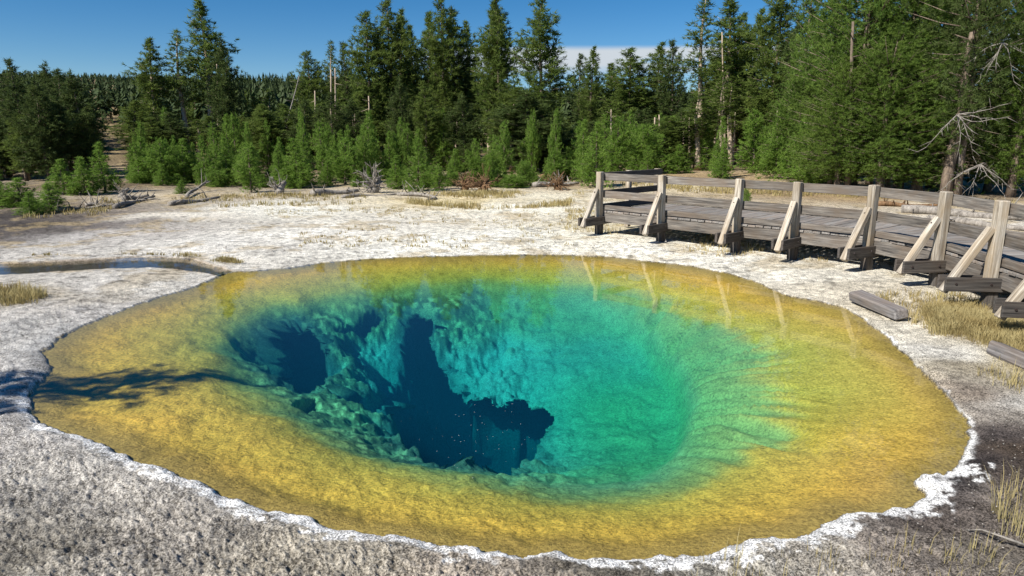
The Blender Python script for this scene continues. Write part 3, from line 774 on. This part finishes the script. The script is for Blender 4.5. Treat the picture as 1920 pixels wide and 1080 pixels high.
# (kind, x, ytop, distance, crown width px, label)
TALL = [
 ('darkA', 10,118,33,62,'dark pine against the sky at the far left end of the forest'),
 ('tallD', 46,113,31,62,'dark spire topped pine, tallest of the shaded left cluster'),
 ('darkA', 112,124,35,56,'dark pine in shade between the left spire and the hillside clearing'),
 ('darkA', 88,150,30,70,'broad shaded pine above the leftmost young pines'),
 ('tallD', 132,132,34,60,'dark full pine second from the left clearing'),
 ('darkA', 165,140,32,66,'dark pine bordering the left edge of the hillside clearing'),
 ('tallA', 262,190,42,70,'short green pine bordering the right edge of the hillside clearing'),
 ('tallB', 300,73,46,62,'slim tall pine, first of three standing alone against the left sky'),
 ('thin', 355,60,47,58,'sparse slender pine with bare pale trunk, middle of three against the left sky'),
 ('tallB', 402,2,48,72,'tallest pine of the three against the left sky, with pale lower trunk'),
 ('darkA', 436,78,46,60,'dark dense pine close beside the tallest left pine'),
 ('tallC', 595,100,50,62,'mid height green pine right of the leaning dead trunk'),
 ('thin', 627,80,50,40,'thin pine with tufted top over twin orange bare trunks'),
 ('tallD', 654,83,50,46,'narrow pine right of the thin tufted pine'),
 ('tallC', 696,28,47,78,'broad green pine with ragged left branches before the open sky'),
 ('tallC', 740,8,48,76,'tall dense pine at the centre left, touching the picture top'),
 ('tallA', 758,22,50,60,'dense pine fused with the taller one on its left'),
 ('tallA', 784,50,54,50,'slightly lower pine in the gap of the central group'),
 ('tallB', 805,24,50,56,'ragged pine on the left flank of the tallest central pine'),
 ('tallC', 833,0,48,70,'tallest central pine, its tip at the picture top'),
 ('tallD', 858,18,49,80,'wide topped loose pine right of the tallest central pine'),
 ('tallA', 884,42,51,52,'cone shaped pine in the notch right of the central group'),
 ('tallB', 918,10,47,64,'pine with a brownish top left of the twin tip'),
 ('tallC', 940,-4,46,72,'pine with the twin tip left of the white cloud'),
 ('tallC', 1011,2,42,86,'big open grown pine with ragged right branches before the white cloud'),
 ('darkA', 990,175,38,120,'wide shadowy pine under the big open grown pine'),
 ('tallA', 968,165,40,80,'green pine of middle height below the twin tip'),
 ('tallD', 1086,103,58,42,'small pine tip rising left before the white cloud'),
 ('tallA', 1108,90,56,46,'slender pine before the white cloud, just left of the blue gap'),
 ('tallC', 1178,95,52,90,'broad cone shaped pine standing before the white cloud'),
 ('tallB', 1140,120,58,56,'faint pine at the blue gap under the cloud'),
 ('tallA', 1230,82,52,60,'twin pine, left of the two at the cloud end'),
 ('tallD', 1252,77,50,56,'twin pine, darker right one at the cloud end'),
 ('thin', 1308,-8,44,70,'brownish half dead pine with bare twigs reaching the picture top'),
 ('tallB', 1350,-4,43,84,'pine with a pale bare trunk right of the half dead one'),
 ('tallC', 1376,30,46,64,'bushy pine tucked behind the pale trunked one'),
 ('tallA', 1400,22,45,60,'pine with rounded shoulder left of the narrow sky slot'),
 ('tallC', 1436,-30,40,90,'tall dense pine bordering the narrow sky slot on its left'),
 ('tallD', 1498,-40,38,86,'tall pine bordering the narrow sky slot on its right'),
 ('bigB', 1530,-60,32,170,'tall pine behind the group of grey dead trunks'),
 ('bigA', 1600,-190,26,300,'huge dense pine above the middle of the boardwalk rail'),
 ('bigB', 1690,-150,25,250,'big dark green pine left of the leaning bare trunk'),
 ('bigA', 1755,-230,28,300,'towering pine behind the leaning bare trunk'),
 ('bigA', 1655,60,23.5,230,'low spreading pine with drooping boughs behind the boardwalk'),
 ('bigC', 1800,-260,22.5,250,'pine with a thick exposed leaning trunk at the right'),
 ('bigB', 1905,-120,22.5,210,'shaded pine at the right end of the forest'),
 ('bigA', 1960,-260,26,320,'tall pine at the far right end with sky behind its top'),
 ('bigB', 1860,120,25,210,'dark understorey pine behind the bleached bare branches'),
 ('bigB', 1635,-60,30,170,'narrower tall pine showing left of the big dark green pine'),
 ('bigC', 1725,-120,31,180,'dark pine in the gap left of the leaning trunk'),
 ('bigA', 1575,110,24.5,190,'rounded mid height pine just behind the middle rail posts'),
 ('bigA', 1720,150,23.5,200,'low bushy pine left of the leaning trunk base'),
 ('bigA', 1495,120,31,150,'green pine below the narrow sky slot'),
 ('bigB', 1560,190,27,170,'middle sized pine in front of the grey dead trunks'),
]
for k, x, yt, Y, w, lab in TALL: tree(k, x, yt, Y, w, lab, G_TALL)
YOUNG = [
 ('youngA', 25,335,20,110,'bushy young pine at the left end of the forest edge'),
 ('youngB', 82,345,18.5,90,'low spreading young pine on the dark soil at the left'),
 ('youngB', 42,360,17.8,60,'small young pine lowest on the dark soil at the left'),
 ('youngA', 112,300,23,80,'young pine with thin top left of the pair by the clearing'),
 ('youngA', -15,318,20,90,'young pine cut by the left end of the view'),
 ('youngA', 150,296,23,80,'young pine on the left before the shaded cluster'),
 ('youngB', 190,268,23.8,76,'taller young pine beside the hillside clearing'),
 ('youngB', 262,300,30,64,'young pine in front of the clearing with bare white sticks'),
 ('youngD', 300,262,28,80,'young pine above the pile of bleached logs'),
 ('youngA', 345,262,29,86,'full young pine right of the bleached logs'),
 ('youngB', 335,360,23.6,40,'tiny green seedling pine on the white crust'),
 ('youngE', 415,290,28,60,'narrow young pine left of the one on the crust'),
 ('youngD', 466,272,24.2,78,'young pine standing forward on the white crust edge'),
 ('youngA', 558,262,27,92,'full bright young pine right of the small root stump'),
 ('youngE', 605,235,31,60,'tall thin young pine with a leaning pale stem'),
 ('youngD', 645,262,29,86,'young pine left of the large root wad'),
 ('youngB', 742,292,26.5,64,'young pine directly right of the large root wad'),
 ('youngA', 782,262,25.5,74,'tall young pine above the curved white branch'),
 ('youngE', 822,310,25,48,'small young pine right of the curved white branch'),
 ('youngC', 962,336,26.8,70,'low rounded pine bush before the fallen trunks'),
 ('youngB', 1046,285,33,40,'small young pine left of the boardwalk end'),
 ('youngA', 1118,232,27,84,'bright young pine at the boardwalk end'),
 ('youngA', 1085,230,34,70,'young pine behind the boardwalk end, partly hidden'),
 ('youngD', 1160,222,33,90,'bright full young pine over the left boardwalk rail'),
 ('youngC', 1205,240,36,90,'pale green young pine behind the second rail post'),
 ('youngB', 1275,272,36,64,'small young pine between the second and third rail posts'),
 ('youngC', 1240,225,42,100,'broad young pine deeper in the stand over the rail'),
 ('youngB', 1357,272,31,52,'lone small pine over the third rail post'),
 ('youngA', 1325,235,38,80,'young pine left of the lone small pine'),
 ('youngD', 1415,210,34,96,'bright young pine left of the fourth rail post'),
 ('youngA', 1455,195,31,96,'bright young pine over the fourth rail post'),
 ('youngA', 1500,212,29,90,'young pine right of the fourth rail post'),
 ('youngC', 1545,235,28,110,'spreading young pine left of the huge dense pine'),
 ('youngC', 1405,355,17.5,22,'tiny pine seedling on bare soil seen between the rails'),
]
for k, x, yt, Y, w, lab in YOUNG: tree(k, x, yt, Y, w, lab, G_YOUNG, name='young_pine', cat='young pine')
# the body of the stand
def sk(px):
    return float(np.interp(px, [-100,0,170,200,260,300,480,560,620,700,800,950,1000,1060,1130,1180,1260,1350,1450,1500,2000],
                               [160,150,158,180,200,170,165,160,145,125,110,150,170,195,205,180,160,100,80,40,10]))
def place(px):
    for lim, t in ((175, 'left of the hillside clearing'), (330, 'between the clearing and the lone tall left pines'), (480, 'behind the lone tall left pines'), (590, 'around the leaning dead trunk'),
                   (690, 'around the twin bare trunks'), (800, 'behind the large root wad'), (900, 'below the tallest central pine'), (1050, 'around the open grown pine'), (1140, 'behind the boardwalk end'),
                   (1230, 'behind the second rail post'), (1330, 'between the second and third rail posts'), (1430, 'behind the third rail post'), (1530, 'behind the fourth rail post')):
        if px < lim: return t
    return 'among the huge right pines'
WHAT = {'tallA': 'cone topped green pine', 'tallB': 'high crowned pine', 'tallC': 'full crowned green pine', 'tallD': 'loose dark green pine', 'thin': 'sparse thin pine', 'darkA': 'wide dark pine'}
rf = random.Random(3)
NF = 0
for i in range(255):
    px = rf.uniform(-90, 1620); Y = 38 + 42*rf.random()**1.5
    if 175 < px < 262: continue
    yt = sk(px) + abs(rf.gauss(0, 38)) + 4
    if Y < 50: yt += 25
    k = rf.choice(['tallA','tallB','tallC','tallD','thin','darkA','tallA','tallC'])
    if px < 180: yt += 30
    if px < 180: k = rf.choice(['darkA', 'tallD', 'tallD', 'tallC']); Y = rf.uniform(30, 45)
    w = rf.uniform(36, 60)*46/Y*(.8 if px < 180 else 1)
    tree(k, px, yt, Y, w, '%s %s' % (WHAT[k], place(px)), '%ss in the stand %s' % (WHAT[k], place(px))); NF += 1
rf = random.Random(5)
for i in range(64):
    px = rf.uniform(255, 1520); Y = rf.uniform(29, 39)
    tree(rf.choice(['youngA','youngB','youngD','youngE']), px, rf.uniform(205, 290), Y, rf.uniform(34, 60), 'undergrowth pine %s' % place(px), 'undergrowth pines ' + place(px), name='young_pine', cat='young pine')
for i in range(58):
    px = rf.uniform(215, 1090); Y = rf.uniform(26.5, 34)
    tree(rf.choice(['youngA','youngB','youngC','youngE']), px, rf.uniform(300, 345), Y, rf.uniform(28, 52), 'low seedling pine %s' % place(px), 'low seedling pines ' + place(px), name='young_pine', cat='young pine')
for i in range(20):
    px = rf.uniform(225, 600); Y = rf.uniform(27, 31)
    tree(rf.choice(['youngA','youngB','youngD','youngE']), px, rf.uniform(255, 305), Y, rf.uniform(40, 64), 'slim front row pine %s' % place(px), 'slim front row pines ' + place(px), name='young_pine', cat='young pine')
# bare pale trunks seen between the crowns
def bare_trunk(px, y0, y1, Y, r, lean, label, group=None, m='palebark', snags=10, name='bare_trunk'):
    xa, _, za = at_depth(px, y0, Y); xb, _, zb = at_depth(px+lean, y1, Y)
    za = min(za, gz(xa, Y)-.1) if y0 > 290 else za
    pts = [np.array([xa+(xb-xa)*t, Y+.05*math.sin(t*9), za+(zb-za)*t]) for t in np.linspace(0, 1, 8)]
    b = MB(); o0 = pts[0].copy(); pts = np.array(pts)-o0
    b.add(*tube(pts, r*(1-.6*np.linspace(0, 1, 8)), 8))
    for q in range(snags):
        t = rf.uniform(.25, .98); p0 = pts[0]+(pts[-1]-pts[0])*t; a = rf.uniform(0, 6.28); l = rf.uniform(.2, .7)
        e = np.array([math.cos(a), math.sin(a), rf.uniform(-.3, .5)]); b.add(*tube(np.array([p0, p0+e*l*.5, p0+e*l]), [r*.22, r*.14, .004], 4))
    o = link(name, b.mesh(name, M[m])); o.location = o0; tag(o, label, 'dead tree', group); return o
bare_trunk(515,300,142,44,.07,46,'leaning grey dead trunk rising diagonally above the young pines', m='dead', name='leaning_dead_trunk')
for px, y0, y1, Y, ln in [(622,330,130,41,-2),(631,330,128,42,-3),(594,330,170,42,-4),(658,330,215,41,4),(665,330,212,42,0),(697,335,180,40,-6),(830,330,215,41,2),(853,330,225,40,4),
    (1240,300,215,41,-4),(1228,300,220,40,0),(1293,300,220,40,0),(1281,300,222,41,2),(1362,300,60,42,-8),(1368,300,215,41,-3),(1375,300,210,40,4),(1460,300,205,36,-2),(955,300,220,41,-1),(412,330,120,47,-6),(1145,290,205,44,1),(1195,290,222,44,-6)]:
    bare_trunk(px, y0, y1, Y, .085, ln, 'bare pale pine trunk showing between crowns %s' % place(px), 'bare pale trunks ' + place(px), snags=6)
for i in range(9):
    bare_trunk(1562+i*4.4+rf.uniform(-1,1), 300, 58+rf.uniform(0,14), 34+rf.uniform(0,3), .05, rf.uniform(-2,2), 'thin grey dead trunk in the tight group seen through the right pines', 'grey dead trunks in a tight group', m='dead', snags=3)
for px, y1, Y, ln in ((1508,100,33,3),(1592,40,24.2,8),(1668,90,24.6,-6),(1728,120,23.4,5)):
    bare_trunk(px, 340, y1, Y, .10, ln, 'grey brown trunk showing through the boughs %s' % {1508:'below the narrow sky slot',1592:'of the huge dense pine',1668:'of the low spreading pine',1728:'left of the leaning trunk'}[px], m='bark', snags=18)
bt = bare_trunk(1778,325,60,22.4,.19,46,'thick leaning grey brown trunk with broken twigs before the big right pines', m='bark', snags=34)

# far wooded hillside: one mass
def far_forest():
    g = np.random.default_rng(77); V = []; F = []
    n = 5600
    YY = 58 + 270*g.uniform(0, 1, n)**1.15; PX = g.uniform(-500, 2500, n)
    XX = (PX-960)/FPX*YY
    keep = ~((PX > 196) & (PX < 256) & (YY < 92))
    XX, YY = XX[keep], YY[keep]; n = len(XX)
    PXk = PX[keep]; lim = np.where(PXk > 950, .060, .080)*g.uniform(.80, 1.03, n)
    hh = np.clip(np.minimum(g.uniform(6, 10.5, n), lim*YY+2.2-base_z(XX, YY)), 2.0, None); ww = g.uniform(.14, .20, n)*(hh*.5+4)
    zz_ = base_z(XX, YY)
    Vs = []; tot = 0
    for i in range(n):
        k = 56 if YY[i] < 170 else 36
        t = g.uniform(0.0, 1, k)**1.15; a = g.uniform(0, 6.283, k)
        r = ww[i]*(t*1.1+.08)*np.where(t > .8, .8, 1)
        z = hh[i]*(1-t*.85)
        p = np.stack([XX[i]+np.cos(a)*r*.25, YY[i]+np.sin(a)*r*.25, zz_[i]+z+.25], 1)
        q = np.stack([XX[i]+np.cos(a-.35)*r, YY[i]+np.sin(a-.35)*r, zz_[i]+z-.25*g.uniform(0, 1.6, k)], 1)
        s_ = np.stack([XX[i]+np.cos(a+.35)*r, YY[i]+np.sin(a+.35)*r, zz_[i]+z-.3*g.uniform(0, 1.6, k)], 1)
        Vs.append(np.stack([p, q, s_], 1).reshape(-1, 3))
        b = .10; z0 = zz_[i]-.2
        Vs.append(np.array([[XX[i]-b, YY[i], z0],[XX[i]+b, YY[i], z0],[XX[i], YY[i], zz_[i]+hh[i]*.85]]))
    V = np.concatenate(Vs)
    o = link('distant_forest', mesh_np('distant_forest', V, np.arange(len(V)).reshape(-1, 3), M['farpine']))
    tag(o, 'distant dark conifer forest covering the hillside behind the pool', 'forest', kind='stuff')
far_forest()

# ------------------------------------------------------------------ dead wood along the forest edge
def log(px0, px1, r, m, label, group=None, snags=8, bend=.1, lift=.0, name='fallen_log', cat='fallen log'):
    a = at(*px0, .15); b = at(*px1, .15); a = np.array([*a, gz(*a)+r*.6]); b = np.array([*b, gz(*b)+r*.6+lift])
    b_ = MB(); n_ = 9; ts = np.linspace(0, 1, n_); side = np.array([-(b-a)[1], (b-a)[0], 0]); side = side/np.linalg.norm(side)
    pts = np.array([a+(b-a)*t+side*bend*math.sin(t*3.14)+np.array([0,0,.03*math.sin(t*8)]) for t in ts]); L_ = np.linalg.norm(b-a)
    b_.add(*tube(pts-a, r*(1-.55*ts), 8))
    for q in range(snags):
        t = rf.uniform(.05, .95); p0 = a+(b-a)*t+side*bend*math.sin(t*3.14)-a; an = rf.uniform(0, 3.14); l = rf.uniform(.15, .6)
        e = side*math.cos(an)+np.array([0, 0, math.sin(an)])+(b-a)/L_*rf.uniform(-.6, .6)
        b_.add(*tube(np.array([p0, p0+e*l*.5, p0+e*l+np.array([rf.uniform(-.1,.1)]*3)]), [r*.3, r*.18, .004], 4))
    o = link(name, b_.mesh(name, M[m])); o.location = a; tag(o, label, cat, group); return o
log((160,386),(215,385),.06,'dead','grey log lying on dark soil below the left young pines')
log((105,397),(200,389),.07,'dead','thin bleached pole on the dark soil at far left', bend=.2)
log((215,390),(290,372),.08,'dead','bleached log with stubs beside the hillside clearing', snags=14)
log((232,375),(280,371),.09,'dead','thick pale log end in the pile at the clearing')
log((318,385),(412,374),.08,'dead','long white log bordering the crust left of the forward young pine', snags=4)
log((350,372),(392,358),.07,'dead','thin dead branch propped behind the long white log', snags=10, lift=.25)
log((585,368),(672,363),.13,'dead','pale log casting a dark shadow between two young pines', snags=4)
log((640,372),(760,366),.06,'dead','thin pole lying left of the curved white branch', snags=5)
log((745,368),(800,377),.07,'dead','curved white branch at the foot of the tall young pine', bend=.8, snags=8)
log((1010,322),(1085,318),.16,'dead','pale fallen trunk on the slope left of the boardwalk end', snags=5)
log((1015,334),(1090,332),.14,'brown','brown fallen trunk below the pale one at the boardwalk end', snags=12)
log((1000,350),(1085,347),.12,'dead','grey fallen trunk behind the crust beside the rounded pine bush', snags=14)
log((880,352),(950,345),.12,'brown','brown log among rusty branches', snags=14)
log((1690,397),(1960,415),.13,'dead','long pale log lying behind the right boardwalk rail', snags=8)
log((1740,412),(1990,436),.10,'dead','second long log just behind the boardwalk planks', snags=5)
log((1640,385),(1760,390),.08,'brown','thin brown log in the shade under the big pines', snags=8)
def root_wad(px, py, size, n, m, label, flat=.6, name='root_wad', cat='root wad'):
    x, y = at(px, py, .12); g = np.random.default_rng(px); b_ = MB()
    b_.add(*tube(np.array([[0,0,-.05],[.1,.1,size*.35],[.15,.3,size*.5]]), [size*.22, size*.16, size*.10], 8))
    for i in range(n):
        a = g.uniform(0, 6.28); e = g.uniform(-.1, 1.25); p = np.array([0, 0, size*g.uniform(.1, .35)]); d = np.array([math.cos(a)*math.cos(e), math.sin(a)*math.cos(e)*flat, math.sin(e)])
        pts = [p]; l = size*g.uniform(.5, 1.1)
        for s_ in range(5):
            d = unit(d+g.normal(size=3)*.35); p = p+d*l/5; p[2] = max(p[2], .0); pts.append(p.copy())
            if s_ in (2, 3) and g.random() < .8:
                d2 = unit(d+g.normal(size=3)*.8); b_.add(*tube(np.array([p, p+d2*l*.15, p+d2*l*.3+np.array([0,0,.02])]), [size*.018, size*.012, .003], 4))
        b_.add(*tube(np.array(pts), size*np.array([.05,.038,.028,.018,.011,.004])*g.uniform(.5, 1.2), 5))
    o = link(name, b_.mesh(name, M[m])); o.location = (x, y, gz(x, y)); tag(o, label, cat); return o
root_wad(522,366,.75,14,'dead','small grey root stump with an upturned point on the crust edge')
root_wad(700,362,.95,34,'dead','large bleached root wad with tangled roots before the young pines')
root_wad(905,362,.8,30,'brown','brown upturned roots among rusty shrubs at the forest edge')
root_wad(870,358,.7,36,'brown','rusty dead brush left of the brown upturned roots', name='dead_brush', cat='dead brush')
root_wad(1045,356,.7,40,'brown','brown tangle of dead branches right of the rounded pine bush', name='dead_brush', cat='dead brush')
root_wad(225,372,.5,12,'dead','white broken sticks standing at the foot of the clearing', name='dead_brush', cat='dead brush')
def dead_branches(px, py, Y, size, n, label, seed, down=True):
    x, _, z = at_depth(px, py, Y); g = np.random.default_rng(seed); b_ = MB()
    for i in range(n):
        d = unit(np.array([g.uniform(-1, 1.1), g.uniform(-.5, .3), g.uniform(-1.1, .15)])); p = np.zeros(3); pts = [p]; l = size*g.uniform(.6, 1.2)
        for s_ in range(6):
            d = unit(d+g.normal(size=3)*.16+np.array([0, 0, -.05])); p = p+d*l/6; pts.append(p)
            if s_ > 0:
                d2 = unit(d+g.normal(size=3)*.7); b_.add(*tube(np.array([p, p+d2*l*.14, p+d2*l*.26]), [.008, .005, .002], 4))
        b_.add(*tube(np.array(pts), [.017,.015,.012,.010,.008,.005,.002], 5))
    o = link('dead_branches', b_.mesh('dead_branches', M['dead'])); o.location = (x, Y, z); tag(o, label, 'dead branches'); return o
dead_branches(1838,308,21.5,1.4,10,'bleached bare branches fanning down behind the right end of the rail', 5)
dead_branches(1795,215,20.2,1.3,9,'thin grey twigs around the leaning bare trunk at the right', 8)
dead_branches(1905,280,22.8,.9,4,'pale twigs hanging in shade at the right forest end', 9)
dead_branches(1880,80,21.5,1.4,7,'grey dead twigs high in the right pines', 12)

# ------------------------------------------------------------------ grass
def grass(name, pts, hmin, hmax, per, spread, wd, m, label, bend=.5, seed=0, cat='grass'):
    g = np.random.default_rng(seed); Vs = []
    pts = np.asarray(pts); P = np.repeat(pts, per, 0)
    ang = g.uniform(0, 6.28, len(P)); rr_ = spread*np.sqrt(g.uniform(0, 1, len(P)))
    P = P.copy(); P[:,0] += np.cos(ang)*rr_; P[:,1] += np.sin(ang)*rr_
    h = g.uniform(hmin, hmax, len(P)); a2 = ang + g.normal(size=len(P))*.8; bd = h*bend*g.uniform(.2, 1.1, len(P))
    s_ = np.stack([-np.sin(a2), np.cos(a2), np.zeros(len(P))], 1)*wd*.5
    d = np.stack([np.cos(a2), np.sin(a2), np.zeros(len(P))], 1)
    up_ = np.array([0, 0, 1.])
    p1 = P + d*(bd*.3)[:,None] + up_*(h*.6)[:,None]; p2 = P + d*bd[:,None] + up_*(h)[:,None]
    V = np.stack([P-s_, P+s_, p1+s_*.7, p1-s_*.7, p2], 1)
    n_ = len(P); base = np.arange(n_)[:,None]*5
    me = bpy.data.meshes.new(name)
    f4 = (base+np.array([[0,1,2,3]])).tolist(); f3 = (base+np.array([[3,2,4]])).tolist()
    me.from_pydata(V.reshape(-1, 3).tolist(), [], f4+f3); me.materials.append(m)
    o = link(name, me); tag(o, label, cat, kind='stuff'); return o
def scatter(poly_px, n, z=.05, seed=0, dens=None):
    g = np.random.default_rng(seed); pl = [at(a, b, 0) for a, b in poly_px]; pa = np.array(pl); out = []
    while len(out) < n:
        c = g.uniform(pa.min(0), pa.max(0), (n*2, 2)); s_, _, _ = sdist(c[:,0], c[:,1], pl); o_, _, _ = sdist(c[:,0], c[:,1], OUT)
        ok = (s_ > 0) & (o_ < -.12)
        if dens: ok &= fbm(c[:,0], c[:,1], dens, 3, seed) > g.uniform(-.25, .45, len(c))
        out += c[ok].tolist()
    out = np.array(out[:n]); zz_ = base_z(out[:,0], out[:,1])
    zz_ = np.where(np.hypot(out[:,0], out[:,1]) < 15, np.minimum(zz_, .12), zz_)
    return np.stack([out[:,0], out[:,1], zz_-.01], 1)
grass('dry_grass', scatter([(1740,590),(1850,575),(1990,620),(1990,770),(1900,745),(1830,700),(1770,650)], 2300, seed=1, dens=.9), .03, .16, 9, .13, .006, M['grass'], 'thick dry yellow grass between the crust and the boardwalk', .95, 1)
grass('dry_grass', scatter([(1640,560),(1800,560),(1860,600),(1760,640),(1690,600)], 160, seed=2), .05, .14, 9, .06, .008, M['grass'], 'thin dry grass around the square timber', .7, 2)
grass('dry_grass', scatter([(-60,560),(40,552),(95,565),(60,582),(-60,590)], 150, seed=3), .06, .17, 14, .08, .009, M['grass'], 'low brown grass clump on the crust at the left', .6, 3)
grass('dry_grass', scatter([(820,372),(1100,366),(1060,395),(880,400),(760,390)], 420, seed=4, dens=.5), .06, .18, 8, .16, .022, M['grass'], 'yellow grass patches before the brown upturned roots', .6, 4)
grass('dry_grass', scatter([(200,378),(760,372),(820,385),(420,398),(180,400)], 260, seed=5, dens=.5), .05, .16, 8, .14, .02, M['grass'], 'dry grass tufts along the foot of the forest', .6, 5)
grass('dry_grass', scatter([(500,400),(1100,395),(1100,470),(500,470)], 210, seed=6, dens=.8), .03, .08, 8, .10, .018, M['grass'], 'small dry tufts dotted over the white crust beyond the pool', .6, 6)
grass('dry_grass', scatter([(1060,400),(1110,395),(1560,500),(1500,515),(1200,465),(1060,440)], 260, seed=7, dens=.8), .04, .11, 8, .10, .014, M['grass'], 'dry tufts around the boardwalk support legs', .6, 7)
grass('dry_grass', scatter([(1120,350),(1700,372),(1900,395),(1700,385),(1300,372)], 420, seed=8), .08, .22, 8, .2, .024, M['grass'], 'tawny grass and litter behind the boardwalk', .6, 8)
grass('dry_grass', scatter([(60,404),(220,398),(200,412),(40,420)], 60, seed=9), .06, .16, 9, .10, .018, M['grass'], 'orange grass tufts on the dark soil at the left', .6, 9)
grass('dry_grass', scatter([(40,485),(400,480),(460,500),(300,482),(100,486)], 120, seed=10, dens=.9), .03, .07, 8, .06, .012, M['grass'], 'ochre growth fringing the overflow stream', .6, 10)
grass('dry_grass', scatter([(1850,960),(1990,900),(1990,1060),(1890,1030)], 34, seed=11), .08, .26, 7, .05, .0045, M['grass'], 'tall dry grass stalks in the bottom right corner', .5, 11)
grass('dry_grass', scatter([(1300,1060),(1880,1040),(1900,1130),(1300,1130)], 44, seed=12), .05, .16, 5, .04, .004, M['grass'], 'sparse dry stalks along the bottom of the view', .5, 12)
# loose chips of sinter
def chips(name, poly, n, seed, rmin, rmax, label):
    P = scatter(poly, n, seed=seed); g = np.random.default_rng(seed)
    t_ = np.array([[1,0,0],[-.5,.87,0],[-.5,-.87,0],[.2,.1,.8],[-.2,-.3,.55],[0,0,-.4]]); F_ = np.array([[0,1,3],[1,2,4],[2,0,3],[3,4,2],[1,4,3],[1,0,5],[2,1,5],[0,2,5]])
    Vs, Fs = [], []
    for i, p in enumerate(P):
        q = t_*g.uniform(.6, 1.3, (6, 3))*g.uniform(rmin, rmax); a_ = g.uniform(0, 6.28); c_, s_ = math.cos(a_), math.sin(a_)
        q = np.stack([q[:,0]*c_-q[:,1]*s_, q[:,0]*s_+q[:,1]*c_, q[:,2]*.6], 1)
        Vs.append(q+p+np.array([0,0,.035 if math.hypot(p[0], p[1]) < 14 else .0])); Fs.append(F_+6*i)
    o = link(name, mesh_np(name, np.concatenate(Vs), np.concatenate(Fs), M['chip'])); tag(o, label, 'pebbles', kind='stuff')
chips('pebbles', [(-200,800),(150,870),(400,960),(900,1075),(900,1200),(-300,1200)], 500, 21, .003, .010, 'loose pale chips strewn over the grey crust in the near left')
chips('pebbles', [(1500,1020),(1800,940),(1860,800),(1990,760),(1990,1150),(1500,1150)], 260, 22, .003, .009, 'loose pale chips on the dark wet soil in the near right')
chips('pebbles', [(200,420),(1080,390),(1500,500),(1300,485),(900,470),(450,495)], 900, 23, .008, .035, 'small stones dotted over the white flat beyond the pool')
# bleached twig
a = at(1805,994,.05); tw = MB(); pts = []
for (q, w_) in [((1805,994),.05),((1840,993),.10),((1870,1003),.12),((1900,1014),.10),((1945,1030),.06)]:
    x, y = at(*q, w_); pts.append((x, y, w_))
tw.add(*tube(np.array(pts), [.003,.005,.006,.007,.007], 6)); o = link('twig', tw.mesh('twig', M['dead'])); tag(o, 'thin curved bleached twig lying on grey crust at the bottom right', 'twig')

# floating specks over the vent
g = np.random.default_rng(9); Vs = []
for i in range(60):
    px, py = g.normal(890, 75), g.normal(810, 34); x, y = at(px, py, .003); r_ = g.uniform(.0015, .004); a_ = g.uniform(0, 6.28, 1)+np.arange(3)*2.09
    Vs.append(np.stack([x+np.cos(a_)*r_, y+np.sin(a_)*r_, np.full(3, .003)], 1))
V = np.concatenate(Vs); o = link('floating_specks', mesh_np('floating_specks', V, np.arange(len(V)).reshape(-1, 3), M['speck']))
tag(o, 'tiny pale specks floating on the water above the dark vent', 'specks', kind='stuff')

# the tree outside the view on the left whose shadow crosses the pool
tip = at(420, 668, 0); hh_ = 5.2
bx_, by_ = tip[0]-(-sun_dir.x/sun_dir.z)*hh_, tip[1]-(-sun_dir.y/sun_dir.z)*hh_
e = empty('pine_tree', (bx_, by_, .0)); p = PR['thin']; e.scale = (.8, .8, hh_/p['h'])
tag(e, 'pine outside the view whose shadow falls across the left of the pool', 'pine tree', G_TALL)
link('trunk', p['trunk'], e); link('crown', p['crown'], e)
print('shadow tree at', bx_, by_, 'fill', NF, 'objects', len(bpy.data.objects))

# alike trees and trunks that share a wording are told apart by their order from left to right
ORD = 'first second third fourth fifth sixth seventh eighth ninth tenth eleventh twelfth thirteenth fourteenth fifteenth sixteenth seventeenth eighteenth nineteenth twentieth'.split()
shared = {}
for o in bpy.data.objects:
    if o.parent is None and o.get('category') and o.get('group') and o.get('label'): shared.setdefault(o['label'], []).append(o)
for lab, os_ in shared.items():
    if len(os_) < 2 or len(os_) > 20: continue
    os_.sort(key=lambda o: o.location.x/o.location.y)
    for k, o in enumerate(os_):
        w = 'leftmost' if k == 0 else 'rightmost' if k == len(os_)-1 else ORD[k] + ' from the left'
        t_ = '%s, %s' % (lab, w); ws_ = t_.split()
        if len(ws_) > 16: t_ = t_.replace(' showing', '').replace('bare pale pine trunk', 'bare pale trunk').replace(' between crowns', '').replace(' seen through the right pines', '').replace(' and the lone tall left pines', ' and lone pines').replace('the second and third rail posts', 'second and third rail posts').replace('the hillside clearing', 'the clearing').replace(' green', '')
        o['label'] = t_
